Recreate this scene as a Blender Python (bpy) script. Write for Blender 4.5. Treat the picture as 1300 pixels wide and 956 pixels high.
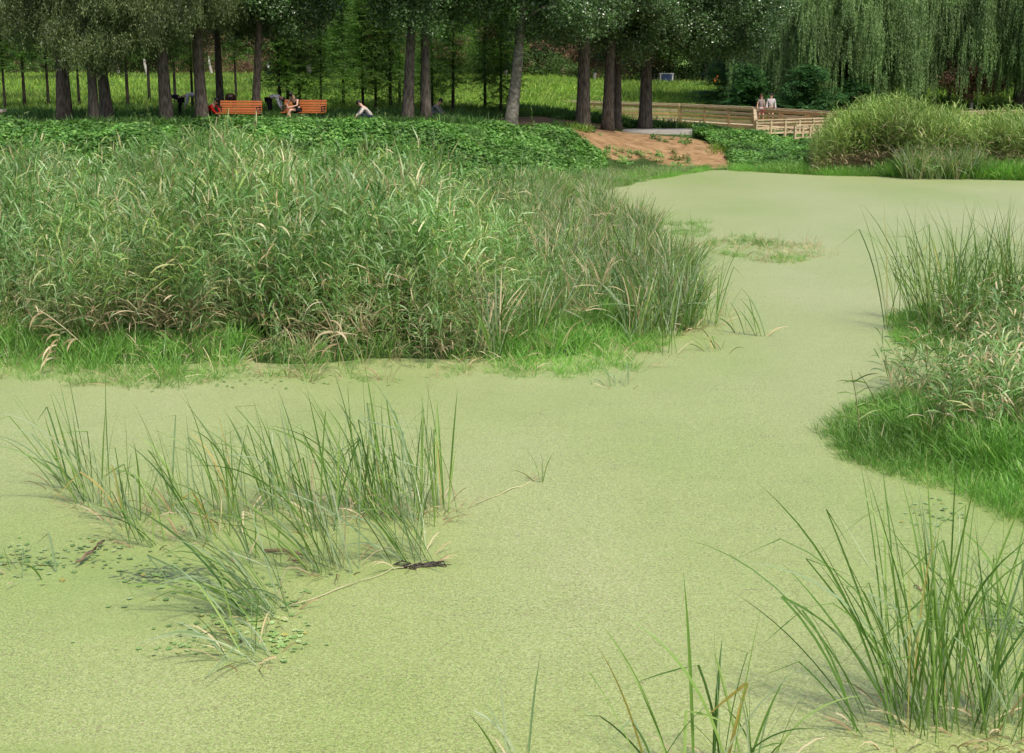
import bpy, math, random
import numpy as np
from mathutils import Vector, Matrix, noise as mnoise
S = bpy.context.scene
for o in list(bpy.data.objects): bpy.data.objects.remove(o)
COL = S.collection
R = math.radians
rnd = random.Random(11)
rng = np.random.default_rng(5)

# ------------------------------------------------------------------ camera, sky, sun, exposure
F = 1800.0; CX = 650.0; CY = 433.5; CAMH = 5.0
TILT = math.atan((CY - 60) / F)
cam_d = bpy.data.cameras.new('camera'); cam = bpy.data.objects.new('camera', cam_d); COL.objects.link(cam)
cam.location = (0, 0, CAMH); cam.rotation_euler = (math.pi/2 - TILT, 0, 0)
cam_d.sensor_width = 36; cam_d.lens = 36 * F / 1300; cam_d.shift_y = -(478 - CY) / 1300
cam_d.clip_start = .1; cam_d.clip_end = 3000
S.camera = cam
SUN_EL, SUN_AZ = R(56), R(152)          # azimuth clockwise from +Y: behind the camera, to the right
w = bpy.data.worlds.new('World'); S.world = w; w.use_nodes = True
nt = w.node_tree; bg = nt.nodes['Background']
sky = nt.nodes.new('ShaderNodeTexSky'); sky.sky_type = 'NISHITA'; sky.sun_disc = False
sky.sun_elevation = SUN_EL; sky.sun_rotation = SUN_AZ; sky.dust_density = 4.0; sky.air_density = 1.0; sky.ozone_density = 1.0
nt.links.new(sky.outputs[0], bg.inputs[0]); bg.inputs[1].default_value = 0.135
sd = bpy.data.lights.new('sun', 'SUN'); sun = bpy.data.objects.new('sun', sd); COL.objects.link(sun)
sd.energy = 3.0; sd.angle = R(5); sd.color = (1, .95, .86)
sv = Vector((math.sin(SUN_AZ)*math.cos(SUN_EL), math.cos(SUN_AZ)*math.cos(SUN_EL), math.sin(SUN_EL)))
sun.rotation_euler = sv.to_track_quat('Z', 'Y').to_euler()
S.view_settings.view_transform = 'Standard'; S.view_settings.look = 'None'
S.view_settings.exposure = 0.34; S.view_settings.gamma = 1
S.render.engine = 'CYCLES'
S.cycles.max_bounces = 6; S.cycles.diffuse_bounces = 3; S.cycles.transmission_bounces = 3; S.cycles.glossy_bounces = 2

# ------------------------------------------------------------------ helpers
def P(px, D, z=0.0):
    """point at ground distance D in the direction seen at column px"""
    dep = D*math.cos(TILT) + (CAMH - z)*math.sin(TILT)
    return Vector(((px - CX)/F*dep, D, z))
def G(px, py, z=0.0):
    """where the sight line through a photo position meets the level z"""
    a = TILT + math.atan((py - CY)/F)
    D = (CAMH - z)/math.tan(a)
    return P(px, D, z)

def tag(o, label=None, cat=None, group=None, kind=None):
    if label: o['label'] = label
    if cat: o['category'] = cat
    if group: o['group'] = group
    if kind: o['kind'] = kind
    return o
def empty(name, loc, rz=0.0):
    o = bpy.data.objects.new(name, None); COL.objects.link(o); o.location = loc; o.rotation_euler = (0, 0, rz)
    o.empty_display_size = .2
    return o
class MB:
    def __init__(s): s.v = []; s.f = []; s.m = []
    def add(s, vs, fs, m=0):
        n = len(s.v); s.v += [tuple(v) for v in vs]; s.f += [tuple(i + n for i in f) for f in fs]; s.m += [m]*len(fs)
    def box(s, c, d, rz=0, m=0):
        x, y, z = d[0]/2, d[1]/2, d[2]/2; ca, sa = math.cos(rz), math.sin(rz)
        vs = [(c[0]+a*x*ca-b*y*sa, c[1]+a*x*sa+b*y*ca, c[2]+e*z) for e in (-1, 1) for a, b in ((-1,-1),(1,-1),(1,1),(-1,1))]
        s.add(vs, [(3,2,1,0),(4,5,6,7),(0,1,5,4),(1,2,6,5),(2,3,7,6),(3,0,4,7)], m)
    def beam(s, a, b, wd, ht, m=0):
        a = Vector(a); b = Vector(b); d = (b-a).normalized(); sd_ = d.cross(Vector((0,0,1)))
        sd_ = (sd_.normalized() if sd_.length > 1e-4 else Vector((1,0,0))); u = sd_.cross(d).normalized()
        vs = [p + sd_*i*wd/2 + u*j*ht/2 for p in (a, b) for i, j in ((-1,-1),(1,-1),(1,1),(-1,1))]
        s.add(vs, [(3,2,1,0),(4,5,6,7),(0,1,5,4),(1,2,6,5),(2,3,7,6),(3,0,4,7)], m)
    def tube(s, pts, rad, n=8, m=0, wob=0.0, cap=True):
        pts = [Vector(p) for p in pts]; k = len(pts); vs = []
        for i, p in enumerate(pts):
            d = (pts[min(i+1, k-1)] - pts[max(i-1, 0)]).normalized()
            a = d.cross(Vector((0.13, .97, .05))).normalized(); b = d.cross(a)
            for j in range(n):
                t = 2*math.pi*j/n; r = rad[i]*(1 + wob*math.sin(3*t + i*.35) + wob*.7*math.sin(5*t - i*.5))
                vs.append(p + (a*math.cos(t) + b*math.sin(t))*r)
        fs = [(i*n+j, i*n+(j+1) % n, (i+1)*n+(j+1) % n, (i+1)*n+j) for i in range(k-1) for j in range(n)]
        if cap: fs += [tuple(range(n-1, -1, -1)), tuple(range((k-1)*n, k*n))]
        s.add(vs, fs, m)
    def ribbon(s, p, d, L, wd, nseg=5, droop=.15, toward=None, kink=None, kdir=None, m=0, fold=.0, face=None, base_w=.6, up=(0,0,-1)):
        """a leaf blade that starts at p along d and bends"""
        p = Vector(p); d = Vector(d).normalized(); up = Vector(up)
        side = (face if face is not None else d.cross(Vector((rnd.uniform(-1,1), rnd.uniform(-1,1), .35)))).normalized()
        vs = []; st = L/nseg; n3 = fold != 0
        for i in range(nseg+1):
            t = i/nseg
            ww = wd*(base_w + (1-base_w)*min(1, t/.3))*(1 if t < .55 else max(.04, 1-((t-.55)/.45)**1.6))
            sd_ = (side - d*side.dot(d)).normalized()
            if n3:
                nn = sd_.cross(d); vs += [p - sd_*ww/2, p + nn*ww*fold, p + sd_*ww/2]
            else: vs += [p - sd_*ww/2, p + sd_*ww/2]
            if kink and abs(t - kink) < .5/nseg + 1e-6: d = Vector(kdir).normalized(); kink = None
            b = up*droop*(.3 + t)
            if toward is not None: b = b + Vector(toward)*droop*(.3 + t)
            d = (d + b).normalized(); p = p + d*st
        if n3: fs = [(3*i+q, 3*i+q+1, 3*i+q+4, 3*i+q+3) for i in range(nseg) for q in (0, 1)]
        else: fs = [(2*i, 2*i+1, 2*i+3, 2*i+2) for i in range(nseg)]
        s.add(vs, fs, m)
    def leaf(s, p, d, nrm, L, wd, m=0, fold=.15):
        p = Vector(p); d = Vector(d).normalized(); sd_ = d.cross(Vector(nrm))
        sd_ = sd_.normalized() if sd_.length > 1e-5 else Vector((1,0,0)); n = sd_.cross(d)
        s.add([p, p + d*L*.45 + sd_*wd/2 + n*wd*fold, p + d*L, p + d*L*.45 - sd_*wd/2 + n*wd*fold], [(0,1,2),(0,2,3)], m)
    def mesh(s, name, mats, smooth=False):
        me = bpy.data.meshes.new(name); me.from_pydata(s.v, [], s.f)
        for m in (mats if isinstance(mats, (list, tuple)) else [mats]): me.materials.append(m)
        if any(s.m): me.polygons.foreach_set('material_index', s.m)
        if smooth: me.polygons.foreach_set('use_smooth', [True]*len(s.f))
        me.update(); return me
    def build(s, name, mats, parent=None, smooth=False, loc=None):
        o = bpy.data.objects.new(name, s.mesh(name, mats, smooth)); COL.objects.link(o)
        if parent: o.parent = parent
        if loc is not None: o.location = loc
        return o
def children(o): return [c for c in bpy.data.objects if c.parent == o]
def copy_tree(o, kids=None):
    c = o.copy(); COL.objects.link(c)
    for ch in (kids if kids is not None else children(o)):
        d = ch.copy(); COL.objects.link(d); d.parent = c
        for g in children(ch):
            e = g.copy(); COL.objects.link(e); e.parent = d
    return c

# ------------------------------------------------------------------ materials
def newmat(name):
    m = bpy.data.materials.new(name); m.use_nodes = True; t = m.node_tree
    return m, t, t.nodes, t.links, t.nodes['Principled BSDF']
def ramp(N, stops):
    r = N.new('ShaderNodeValToRGB'); e = r.color_ramp.elements
    while len(e) < len(stops): e.new(.5)
    for i, (p, c) in enumerate(stops): e[i].position = p; e[i].color = (*c, 1)
    return r
def leafmat(name, stops, rough=.5, trans=.28, patch=.35, pscale=.35, spec=.4, tcol=1.25):
    m, t, N, Lk, b = newmat(name)
    gi = N.new('ShaderNodeNewGeometry'); oi = N.new('ShaderNodeObjectInfo')
    ad = N.new('ShaderNodeMath'); ad.operation = 'ADD'; Lk.new(gi.outputs['Random Per Island'], ad.inputs[0]); Lk.new(oi.outputs['Random'], ad.inputs[1])
    fr = N.new('ShaderNodeMath'); fr.operation = 'FRACT'; Lk.new(ad.outputs[0], fr.inputs[0])
    r = ramp(N, stops); Lk.new(fr.outputs[0], r.inputs[0])
    nz = N.new('ShaderNodeTexNoise'); nz.inputs['Scale'].default_value = pscale; nz.inputs['Detail'].default_value = 3
    Lk.new(gi.outputs['Position'], nz.inputs['Vector'])
    mr = N.new('ShaderNodeMapRange'); mr.inputs[1].default_value = .3; mr.inputs[2].default_value = .7
    mr.inputs[3].default_value = 1-patch; mr.inputs[4].default_value = 1+patch; Lk.new(nz.outputs[0], mr.inputs[0])
    mx = N.new('ShaderNodeVectorMath'); mx.operation = 'SCALE'; Lk.new(r.outputs[0], mx.inputs[0]); Lk.new(mr.outputs[0], mx.inputs['Scale'])
    Lk.new(mx.outputs[0], b.inputs['Base Color']); b.inputs['Roughness'].default_value = rough
    b.inputs['Specular IOR Level'].default_value = spec
    tr = N.new('ShaderNodeBsdfTranslucent'); ms = N.new('ShaderNodeMixShader'); ms.inputs[0].default_value = trans
    sc = N.new('ShaderNodeVectorMath'); sc.operation = 'MULTIPLY'; sc.inputs[1].default_value = (tcol, tcol*1.1, tcol*.5)
    Lk.new(mx.outputs[0], sc.inputs[0]); Lk.new(sc.outputs[0], tr.inputs[0])
    Lk.new(b.outputs[0], ms.inputs[1]); Lk.new(tr.outputs[0], ms.inputs[2]); Lk.new(ms.outputs[0], N['Material Output'].inputs[0])
    return m
def plain(name, c1, c2=None, scale=8, rough=.7, bump=.3, stretch=(1,1,1), detail=5, spec=.3):
    m, t, N, Lk, b = newmat(name); c2 = c2 or tuple(x*.6 for x in c1)
    tc = N.new('ShaderNodeTexCoord'); mp = N.new('ShaderNodeMapping'); mp.inputs['Scale'].default_value = stretch
    Lk.new(tc.outputs['Object'], mp.inputs[0])
    nz = N.new('ShaderNodeTexNoise'); nz.inputs['Scale'].default_value = scale; nz.inputs['Detail'].default_value = detail; Lk.new(mp.outputs[0], nz.inputs[0])
    oi = N.new('ShaderNodeObjectInfo')
    r = ramp(N, [(.32, c2), (.68, c1)]); Lk.new(nz.outputs[0], r.inputs[0])
    mr = N.new('ShaderNodeMapRange'); mr.inputs[3].default_value = .86; mr.inputs[4].default_value = 1.12; Lk.new(oi.outputs['Random'], mr.inputs[0])
    mx = N.new('ShaderNodeVectorMath'); mx.operation = 'SCALE'; Lk.new(r.outputs[0], mx.inputs[0]); Lk.new(mr.outputs[0], mx.inputs['Scale'])
    Lk.new(mx.outputs[0], b.inputs['Base Color']); b.inputs['Roughness'].default_value = rough; b.inputs['Specular IOR Level'].default_value = spec
    if bump:
        bp = N.new('ShaderNodeBump'); bp.inputs['Strength'].default_value = bump; bp.inputs['Distance'].default_value = .04
        Lk.new(nz.outputs[0], bp.inputs['Height']); Lk.new(bp.outputs[0], b.inputs['Normal'])
    return m
M = {}
M['reed'] = leafmat('reed_leaf', [(0, (.07,.175,.035)), (.35, (.14,.29,.07)), (.7, (.235,.385,.14)), (.84, (.37,.50,.27)), (.93, (.46,.48,.19)), (1, (.60,.54,.33))], rough=.42, spec=.6, trans=.36, patch=.38, pscale=.4)
M['reed_yellow'] = leafmat('yellow_reed_leaf', [(0, (.10,.19,.035)), (.4, (.17,.28,.055)), (.8, (.26,.38,.09)), (1, (.38,.40,.16))], patch=.4, pscale=.35)
M['reed_stem'] = leafmat('reed_stem', [(0, (.13,.17,.05)), (.6, (.22,.24,.09)), (1, (.34,.29,.14))], trans=.1)
M['dead'] = leafmat('dead_reed_leaf', [(0, (.26,.19,.10)), (.5, (.42,.34,.19)), (1, (.58,.50,.33))], trans=.15, rough=.7)
M['typha'] = leafmat('cattail_leaf', [(0, (.05,.12,.02)), (.4, (.105,.21,.036)), (.75, (.18,.30,.065)), (1, (.30,.42,.13))], rough=.42, spec=.4, patch=.15)
M['typha_pale'] = leafmat('pale_cattail_leaf', [(0, (.18,.27,.13)), (.6, (.27,.36,.21)), (1, (.38,.44,.28))], rough=.4, spec=.5, patch=.15)
M['typha_yellow'] = leafmat('yellow_cattail_leaf', [(0, (.42,.33,.07)), (1, (.50,.42,.17))], rough=.5, patch=.15)
M['grass'] = leafmat('fresh_grass', [(0, (.085,.22,.03)), (.5, (.145,.34,.05)), (.85, (.20,.40,.08)), (1, (.36,.42,.15))], rough=.5, patch=.42)
M['meadow'] = leafmat('meadow_grass', [(0, (.07,.14,.022)), (.35, (.13,.24,.035)), (.7, (.22,.35,.05)), (1, (.34,.42,.08))], rough=.6, patch=.5, pscale=.12, trans=.35)
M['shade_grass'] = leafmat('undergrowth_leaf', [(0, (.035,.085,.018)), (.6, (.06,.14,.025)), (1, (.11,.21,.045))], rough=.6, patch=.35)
M['vine'] = leafmat('vine_leaf', [(0, (.05,.15,.028)), (.5, (.10,.24,.045)), (.85, (.17,.33,.07)), (1, (.26,.42,.13))], rough=.5, patch=.5, pscale=.7)
M['poplar'] = leafmat('poplar_leaf', [(0, (.03,.07,.018)), (.45, (.055,.12,.03)), (.8, (.09,.17,.05)), (.93, (.15,.23,.10)), (1, (.22,.28,.17))], rough=.3, spec=.7, trans=.16, patch=.3, pscale=.6)
M['willow_l'] = leafmat('narrow_tree_leaf', [(0, (.045,.075,.02)), (.5, (.085,.125,.035)), (.85, (.14,.18,.06)), (1, (.22,.26,.11))], rough=.4, spec=.5, trans=.2, patch=.3, pscale=.6)
M['young'] = leafmat('feathery_leaf', [(0, (.045,.105,.02)), (.55, (.085,.185,.034)), (1, (.17,.31,.06))], rough=.6, trans=.4, patch=.35, pscale=.5)
M['far'] = leafmat('far_tree_leaf', [(0, (.038,.085,.018)), (.6, (.075,.15,.033)), (1, (.15,.26,.055))], rough=.6, patch=.45, pscale=.15, trans=.2)
M['bright'] = leafmat('bright_tree_leaf', [(0, (.06,.14,.02)), (.6, (.11,.22,.03)), (1, (.2,.32,.06))], rough=.6, patch=.3, pscale=.3, trans=.3)
M['plum'] = leafmat('brown_plum_leaf', [(0, (.10,.06,.04)), (.5, (.18,.095,.062)), (.85, (.25,.14,.085)), (1, (.13,.18,.06))], rough=.6, trans=.12, patch=.35, pscale=.3)
M['weep'] = leafmat('weeping_willow_leaf', [(0, (.065,.13,.034)), (.5, (.13,.23,.065)), (.85, (.21,.32,.11)), (1, (.30,.41,.17))], rough=.45, spec=.5, trans=.22, patch=.35, pscale=.45)
M['cedar'] = leafmat('cedar_leaf', [(0, (.022,.08,.022)), (.6, (.045,.13,.035)), (1, (.09,.20,.05))], rough=.5, trans=.2, patch=.3, pscale=1.)
M['pad'] = leafmat('floating_pad', [(0, (.13,.24,.06)), (.5, (.22,.34,.10)), (.85, (.33,.45,.19)), (1, (.30,.28,.06))], rough=.3, spec=.6, trans=.05)
M['bark'] = plain('grey_brown_bark', (.145,.122,.098), (.035,.028,.022), scale=4, stretch=(4,4,.9), bump=1., rough=.9)
M['bark_pale'] = plain('pale_poplar_bark', (.25,.235,.19), (.07,.062,.05), scale=3.5, stretch=(1.5,1.5,2.2), bump=.8, rough=.85)
M['bark_dark'] = plain('dark_thin_bark', (.045,.036,.026), (.02,.016,.012), scale=8, bump=.5, rough=.9)
M['whitewash'] = plain('whitewashed_bark', (.42,.40,.35), (.22,.20,.17), scale=5, bump=.3)
M['stump'] = plain('cream_dead_wood', (.62,.53,.36), (.36,.28,.17), scale=4, stretch=(3,3,.6))
M['rail'] = plain('weathered_boardwalk_wood', (.50,.34,.17), (.33,.21,.10), scale=3, stretch=(1,1,6), bump=.2, rough=.75)
M['rail_pale'] = plain('sun_bleached_rail_wood', (.54,.43,.28), (.40,.30,.17), scale=3, bump=.2, rough=.7)
M['bench'] = plain('orange_stained_wood', (.42,.12,.022), (.27,.07,.013), scale=4, stretch=(1,8,8), bump=.1, rough=.4, spec=.5)
M['iron'] = plain('dark_cast_iron', (.02,.02,.022), (.012,.012,.012), scale=20, bump=.1, rough=.5)
M['concrete'] = plain('pale_path_concrete', (.40,.37,.33), (.30,.27,.24), scale=2.5, bump=.2)
M['skin'] = plain('skin', (.58,.36,.26), (.52,.31,.22), scale=20, bump=0, rough=.5)
M['hair'] = plain('dark_hair', (.018,.012,.010), (.009,.007,.006), scale=30, bump=.4, rough=.45)
def cloth(name, c): M[name] = plain(name, c, tuple(x*.72 for x in c), scale=9, bump=.4, rough=.85, spec=.15); return M[name]
cloth('black_cloth', (.012,.012,.015)); cloth('navy_cloth', (.02,.025,.05)); cloth('white_cloth', (.68,.68,.70)); cloth('pinkish_cloth', (.55,.50,.50))
cloth('beige_cloth', (.52,.47,.42)); cloth('red_cloth', (.62,.03,.02)); cloth('grey_cloth', (.17,.19,.18)); cloth('floral_cloth', (.30,.25,.24)); cloth('crimson_cloth', (.25,.03,.05)); cloth('orange_cloth', (.75,.17,.02))
cloth('grey_blue_cloth', (.25,.27,.33)); cloth('shoe_white', (.7,.7,.68)); cloth('blue_panel', (.05,.08,.19)); cloth('white_paint', (.45,.45,.44)); cloth('brown_cloth', (.10,.05,.035))

# duckweed water: leaflets packed over dark water
def water_mat():
    m, t, N, Lk, b = newmat('duckweed_covered_water')
    g = N.new('ShaderNodeNewGeometry'); pos = g.outputs['Position']
    def tex(kind, sc, stretch=(1,1,1), **kw):
        mp = N.new('ShaderNodeMapping'); mp.inputs['Scale'].default_value = stretch; Lk.new(pos, mp.inputs[0])
        n = N.new(kind); n.inputs['Scale'].default_value = sc; Lk.new(mp.outputs[0], n.inputs['Vector'])
        for k, v in kw.items(): n.inputs[k].default_value = v
        return n
    def math2(op, a, b_, clamp=False):
        n = N.new('ShaderNodeMath'); n.operation = op; n.use_clamp = clamp
        for i, v in enumerate((a, b_)):
            if isinstance(v, (int, float)): n.inputs[i].default_value = v
            elif v is not None: Lk.new(v, n.inputs[i])
        return n.outputs[0]
    def mix(f, a, b_):
        n = N.new('ShaderNodeMix'); n.data_type = 'RGBA'
        if isinstance(f, float): n.inputs[0].default_value = f
        else: Lk.new(f, n.inputs[0])
        for i, v in ((6, a), (7, b_)):
            if isinstance(v, tuple): n.inputs[i].default_value = (*v, 1)
            else: Lk.new(v, n.inputs[i])
        return n.outputs[2]
    vor = tex('ShaderNodeTexVoronoi', 75.0)                      # single fronds
    frond = ramp(N, [(0, (.20,.258,.054)), (.5, (.288,.355,.096)), (.85, (.38,.44,.172)), (1, (.25,.21,.09))])
    sp = N.new('ShaderNodeSeparateColor'); Lk.new(vor.outputs['Color'], sp.inputs[0]); Lk.new(sp.outputs[0], frond.inputs[0])
    big = tex('ShaderNodeTexNoise', .22, (1, .5, 1), Detail=4.0)
    tint = ramp(N, [(.3, (.80,.90,.56)), (.5, (.98,.99,.96)), (.7, (1.15,1.06,1.35))]); Lk.new(big.outputs[0], tint.inputs[0])
    c = N.new('ShaderNodeVectorMath'); c.operation = 'MULTIPLY'; Lk.new(frond.outputs[0], c.inputs[0]); Lk.new(tint.outputs[0], c.inputs[1])
    # gaps and dead fronds between clumps
    n1 = tex('ShaderNodeTexNoise', 32.0, Detail=3.0, Roughness=.7)
    n2 = tex('ShaderNodeTexNoise', .8, (1, 1.6, 1), Detail=3.0)
    th = math2('ADD', n1.outputs[0], math2('MULTIPLY', n2.outputs[0], .13))
    gap = N.new('ShaderNodeMapRange'); gap.inputs[1].default_value = .615; gap.inputs[2].default_value = .68; Lk.new(th, gap.inputs[0])
    gapf = math2('MULTIPLY', gap.outputs[0], .55)
    col = mix(gapf, c.outputs[0], (.10,.095,.032))
    # brownish drift lines
    n3 = tex('ShaderNodeTexNoise', 1.1, (1, 3.2, 1), Detail=5.0, Roughness=.75)
    n3b = tex('ShaderNodeTexNoise', 26.0, Detail=2.0)
    dl = N.new('ShaderNodeMapRange'); dl.inputs[1].default_value = 1.16; dl.inputs[2].default_value = 1.30
    Lk.new(math2('ADD', n3.outputs[0], n3b.outputs[0]), dl.inputs[0])
    col = mix(math2('MULTIPLY', dl.outputs[0], .7), col, (.16,.125,.06))
    # open water where the cover is torn (attribute on the sheet)
    at = N.new('ShaderNodeAttribute'); at.attribute_name = 'open_water'
    n4 = tex('ShaderNodeTexNoise', 11.0, (1, 1.6, 1), Detail=6.0, Roughness=.72)
    op = N.new('ShaderNodeMapRange'); op.inputs[1].default_value = .93; op.inputs[2].default_value = .97
    Lk.new(math2('ADD', n4.outputs[0], math2('MULTIPLY', at.outputs['Fac'], .52)), op.inputs[0])
    moss = math2('MULTIPLY', at.outputs['Fac'], .75, True)
    col = mix(moss, col, mix(n1.outputs[0], (.10,.17,.025), (.30,.40,.07)))
    col = mix(math2('MULTIPLY', op.outputs[0], .85), col, (.02,.028,.010))
    Lk.new(col, b.inputs['Base Color'])
    rr = N.new('ShaderNodeMapRange'); rr.inputs[3].default_value = .52; rr.inputs[4].default_value = .35; Lk.new(op.outputs[0], rr.inputs[0])
    Lk.new(rr.outputs[0], b.inputs['Roughness']); b.inputs['Specular IOR Level'].default_value = .6; b.inputs['Sheen Weight'].default_value = .24; b.inputs['Sheen Roughness'].default_value = .45
    bp = N.new('ShaderNodeBump'); bp.inputs['Strength'].default_value = .55; bp.inputs['Distance'].default_value = .006
    hh = math2('ADD', math2('MULTIPLY', vor.outputs['Distance'], -1.0), math2('MULTIPLY', n1.outputs[0], 1.2))
    hh = math2('MULTIPLY', hh, math2('SUBTRACT', 1.0, op.outputs[0])); Lk.new(hh, bp.inputs['Height']); Lk.new(bp.outputs[0], b.inputs['Normal'])
    return m
def ground_mat():
    m, t, N, Lk, b = newmat('bank_ground')
    g = N.new('ShaderNodeNewGeometry')
    def nz(sc, d=5):
        n = N.new('ShaderNodeTexNoise'); n.inputs['Scale'].default_value = sc; n.inputs['Detail'].default_value = d; n.inputs['Roughness'].default_value = .65
        Lk.new(g.outputs['Position'], n.inputs[0]); return n
    a = nz(1.3); green = ramp(N, [(.3, (.022,.038,.010)), (.6, (.045,.085,.018)), (.75, (.07,.075,.03))]); Lk.new(a.outputs[0], green.inputs[0])
    c = nz(2.2, 8); soil = ramp(N, [(.3, (.16,.095,.045)), (.5, (.29,.18,.09)), (.72, (.40,.27,.15))]); Lk.new(c.outputs[0], soil.inputs[0])
    f = nz(.10, 6); mead = ramp(N, [(.3, (.08,.15,.03)), (.7, (.17,.27,.05))]); Lk.new(f.outputs[0], mead.inputs[0])
    at = N.new('ShaderNodeAttribute'); at.attribute_name = 'soil'; at2 = N.new('ShaderNodeAttribute'); at2.attribute_name = 'meadow'
    m1 = N.new('ShaderNodeMix'); m1.data_type = 'RGBA'; Lk.new(at2.outputs['Fac'], m1.inputs[0]); Lk.new(green.outputs[0], m1.inputs[6]); Lk.new(mead.outputs[0], m1.inputs[7])
    md = N.new('ShaderNodeMath'); md.operation = 'MULTIPLY_ADD'; md.inputs[1].default_value = 1.6; md.use_clamp = True
    sb = N.new('ShaderNodeMath'); sb.operation = 'MULTIPLY_ADD'; Lk.new(a.outputs[0], sb.inputs[0]); sb.inputs[1].default_value = 1.; sb.inputs[2].default_value = -.8
    Lk.new(at.outputs['Fac'], md.inputs[0]); Lk.new(sb.outputs[0], md.inputs[2])
    m2 = N.new('ShaderNodeMix'); m2.data_type = 'RGBA'; Lk.new(md.outputs[0], m2.inputs[0]); Lk.new(m1.outputs[2], m2.inputs[6]); Lk.new(soil.outputs[0], m2.inputs[7])
    Lk.new(m2.outputs[2], b.inputs['Base Color']); b.inputs['Roughness'].default_value = .95; b.inputs['Specular IOR Level'].default_value = .15
    bp = N.new('ShaderNodeBump'); bp.inputs['Strength'].default_value = .9; bp.inputs['Distance'].default_value = .12; Lk.new(c.outputs[0], bp.inputs['Height']); Lk.new(bp.outputs[0], b.inputs['Normal'])
    return m

# ------------------------------------------------------------------ terrain
U  = np.array([-600,   0, 300, 500, 600, 700, 760, 800, 870, 930, 1000, 1050, 1300, 1900.])
YS = np.array([  43,  43,  43,  44,  46,  50,  55,  58,59.3, 59.2, 58,   57, 55.2,   53.])
YC = np.array([  54,  54,  54,  55,  57,  62,  66,  66,  66,  66,   66,   68,   68,   68.])
HC = np.array([2.05,2.05,2.05, 2.0, 1.9,1.58,1.3, 1.05,.95, .62,   .35,   .4,   .4,   .4])
HB = np.array([ 2.3, 2.3, 2.2, 2.1, 1.95, 1.8, 1.5, 1.3, 1.2, 1.1,  1.0,   .9,   .9,   .9])
_ph = rng.uniform(0, 6.28, (24, 3)); _fr = rng.normal(0, 1, (24, 2))
def vn(x, y, sc):
    s = 0
    for i in range(24): s = s + np.sin(_fr[i, 0]*x*sc + _fr[i, 1]*y*sc + _ph[i, 0])
    return s/5.0
def sstep(t): t = np.clip(t, 0, 1); return t*t*(3-2*t)
def poly(pts): return np.array([tuple(G(a, b)[:2]) for a, b in pts])
LEFT_BED = poly([(-500,455),(-60,476),(60,482),(200,494),(300,478),(420,484),(600,476),(700,478),(790,470),(842,455),(880,425),(892,390),(880,345),(856,312),(805,290),(770,262),(790,240),(700,236),(500,240),(-500,240)])
RIGHT_BED = poly([(1300,668),(1235,625),(1140,602),(1062,576),(1046,550),(1100,515),(1150,500),(1225,478),(1215,450),(1150,440),(1138,405),(1190,390),(1300,385),(1900,380),(1900,668)])
ISLET = poly([(890,312),(930,300),(985,304),(1045,312),(1048,325),(1000,338),(950,332),(905,322)])
def sdf(pl, x, y):
    x = np.asarray(x, float); y = np.asarray(y, float); d = np.full(x.shape, 1e9); ins = np.zeros(x.shape, bool); n = len(pl)
    for i in range(n):
        ax, ay = pl[i]; bx, by = pl[(i+1) % n]; ex, ey = bx-ax, by-ay
        t = np.clip(((x-ax)*ex + (y-ay)*ey)/(ex*ex+ey*ey+1e-12), 0, 1)
        d = np.minimum(d, np.hypot(x-ax-t*ex, y-ay-t*ey))
        with np.errstate(divide='ignore', invalid='ignore'): xi = ax + (y-ay)/(by-ay+1e-12)*ex
        ins ^= ((ay > y) != (by > y)) & (x < xi)
    return np.where(ins, -d, d)
def H(x, y):
    x = np.asarray(x, float); y = np.asarray(y, float)
    ys_ = np.maximum(y, 5.0); u = 650 + F*x/(ys_*.98 + 1)
    u = np.clip(u, -600, 1900)
    ys = np.interp(u, U, YS); yc = np.interp(u, U, YC); hc = np.interp(u, U, HC); hb = np.interp(u, U, HB)
    t = (y-ys)/(yc-ys)
    z = -.55 + .55*sstep((y-ys+2)/2.0)
    z = z + np.where(t > 0, hc*sstep(t*.96+.04)*1.0, 0)
    z = z + (hb-hc)*sstep((y-yc)/60) + np.where(t > 0, .10*vn(x, y, .9)*np.clip(t, 0, 1)*.5, 0)
    z = z - np.interp(u, [680,760,860,1000,1300], [0,.5,.75,.35,.3])*sstep((y-71.5)/4)*(1-sstep((y-102)/14))
    sd_ = np.minimum(sdf(LEFT_BED, x, y), sdf(RIGHT_BED, x, y)) + .25*vn(x, y, 1.7)
    sd_ = np.minimum(sd_, sdf(ISLET, x, y) + 1.6 + .2*vn(x, y, 2.5))
    mound = -.55 + .62*sstep((-.35 - sd_)/1.0) + .02*vn(x, y, 2)
    return np.maximum(z, mound)
def h1(x, y): return float(H(np.array([x]), np.array([y]))[0])
def ground(px, D):
    z = 0.
    for _ in range(4): p = P(px, D, z); z = h1(p.x, p.y)
    return P(px, D, z)
def axis(a, b, st, lo, hi, gr=1.18):
    c = list(np.arange(a, b, st)); s = st; v = c[-1]
    while v < hi: s *= gr; v += s; c.append(v)
    s = st; v = c[0]
    while v > lo: s *= gr; v -= s; c.insert(0, v)
    return np.array(c)
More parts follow.
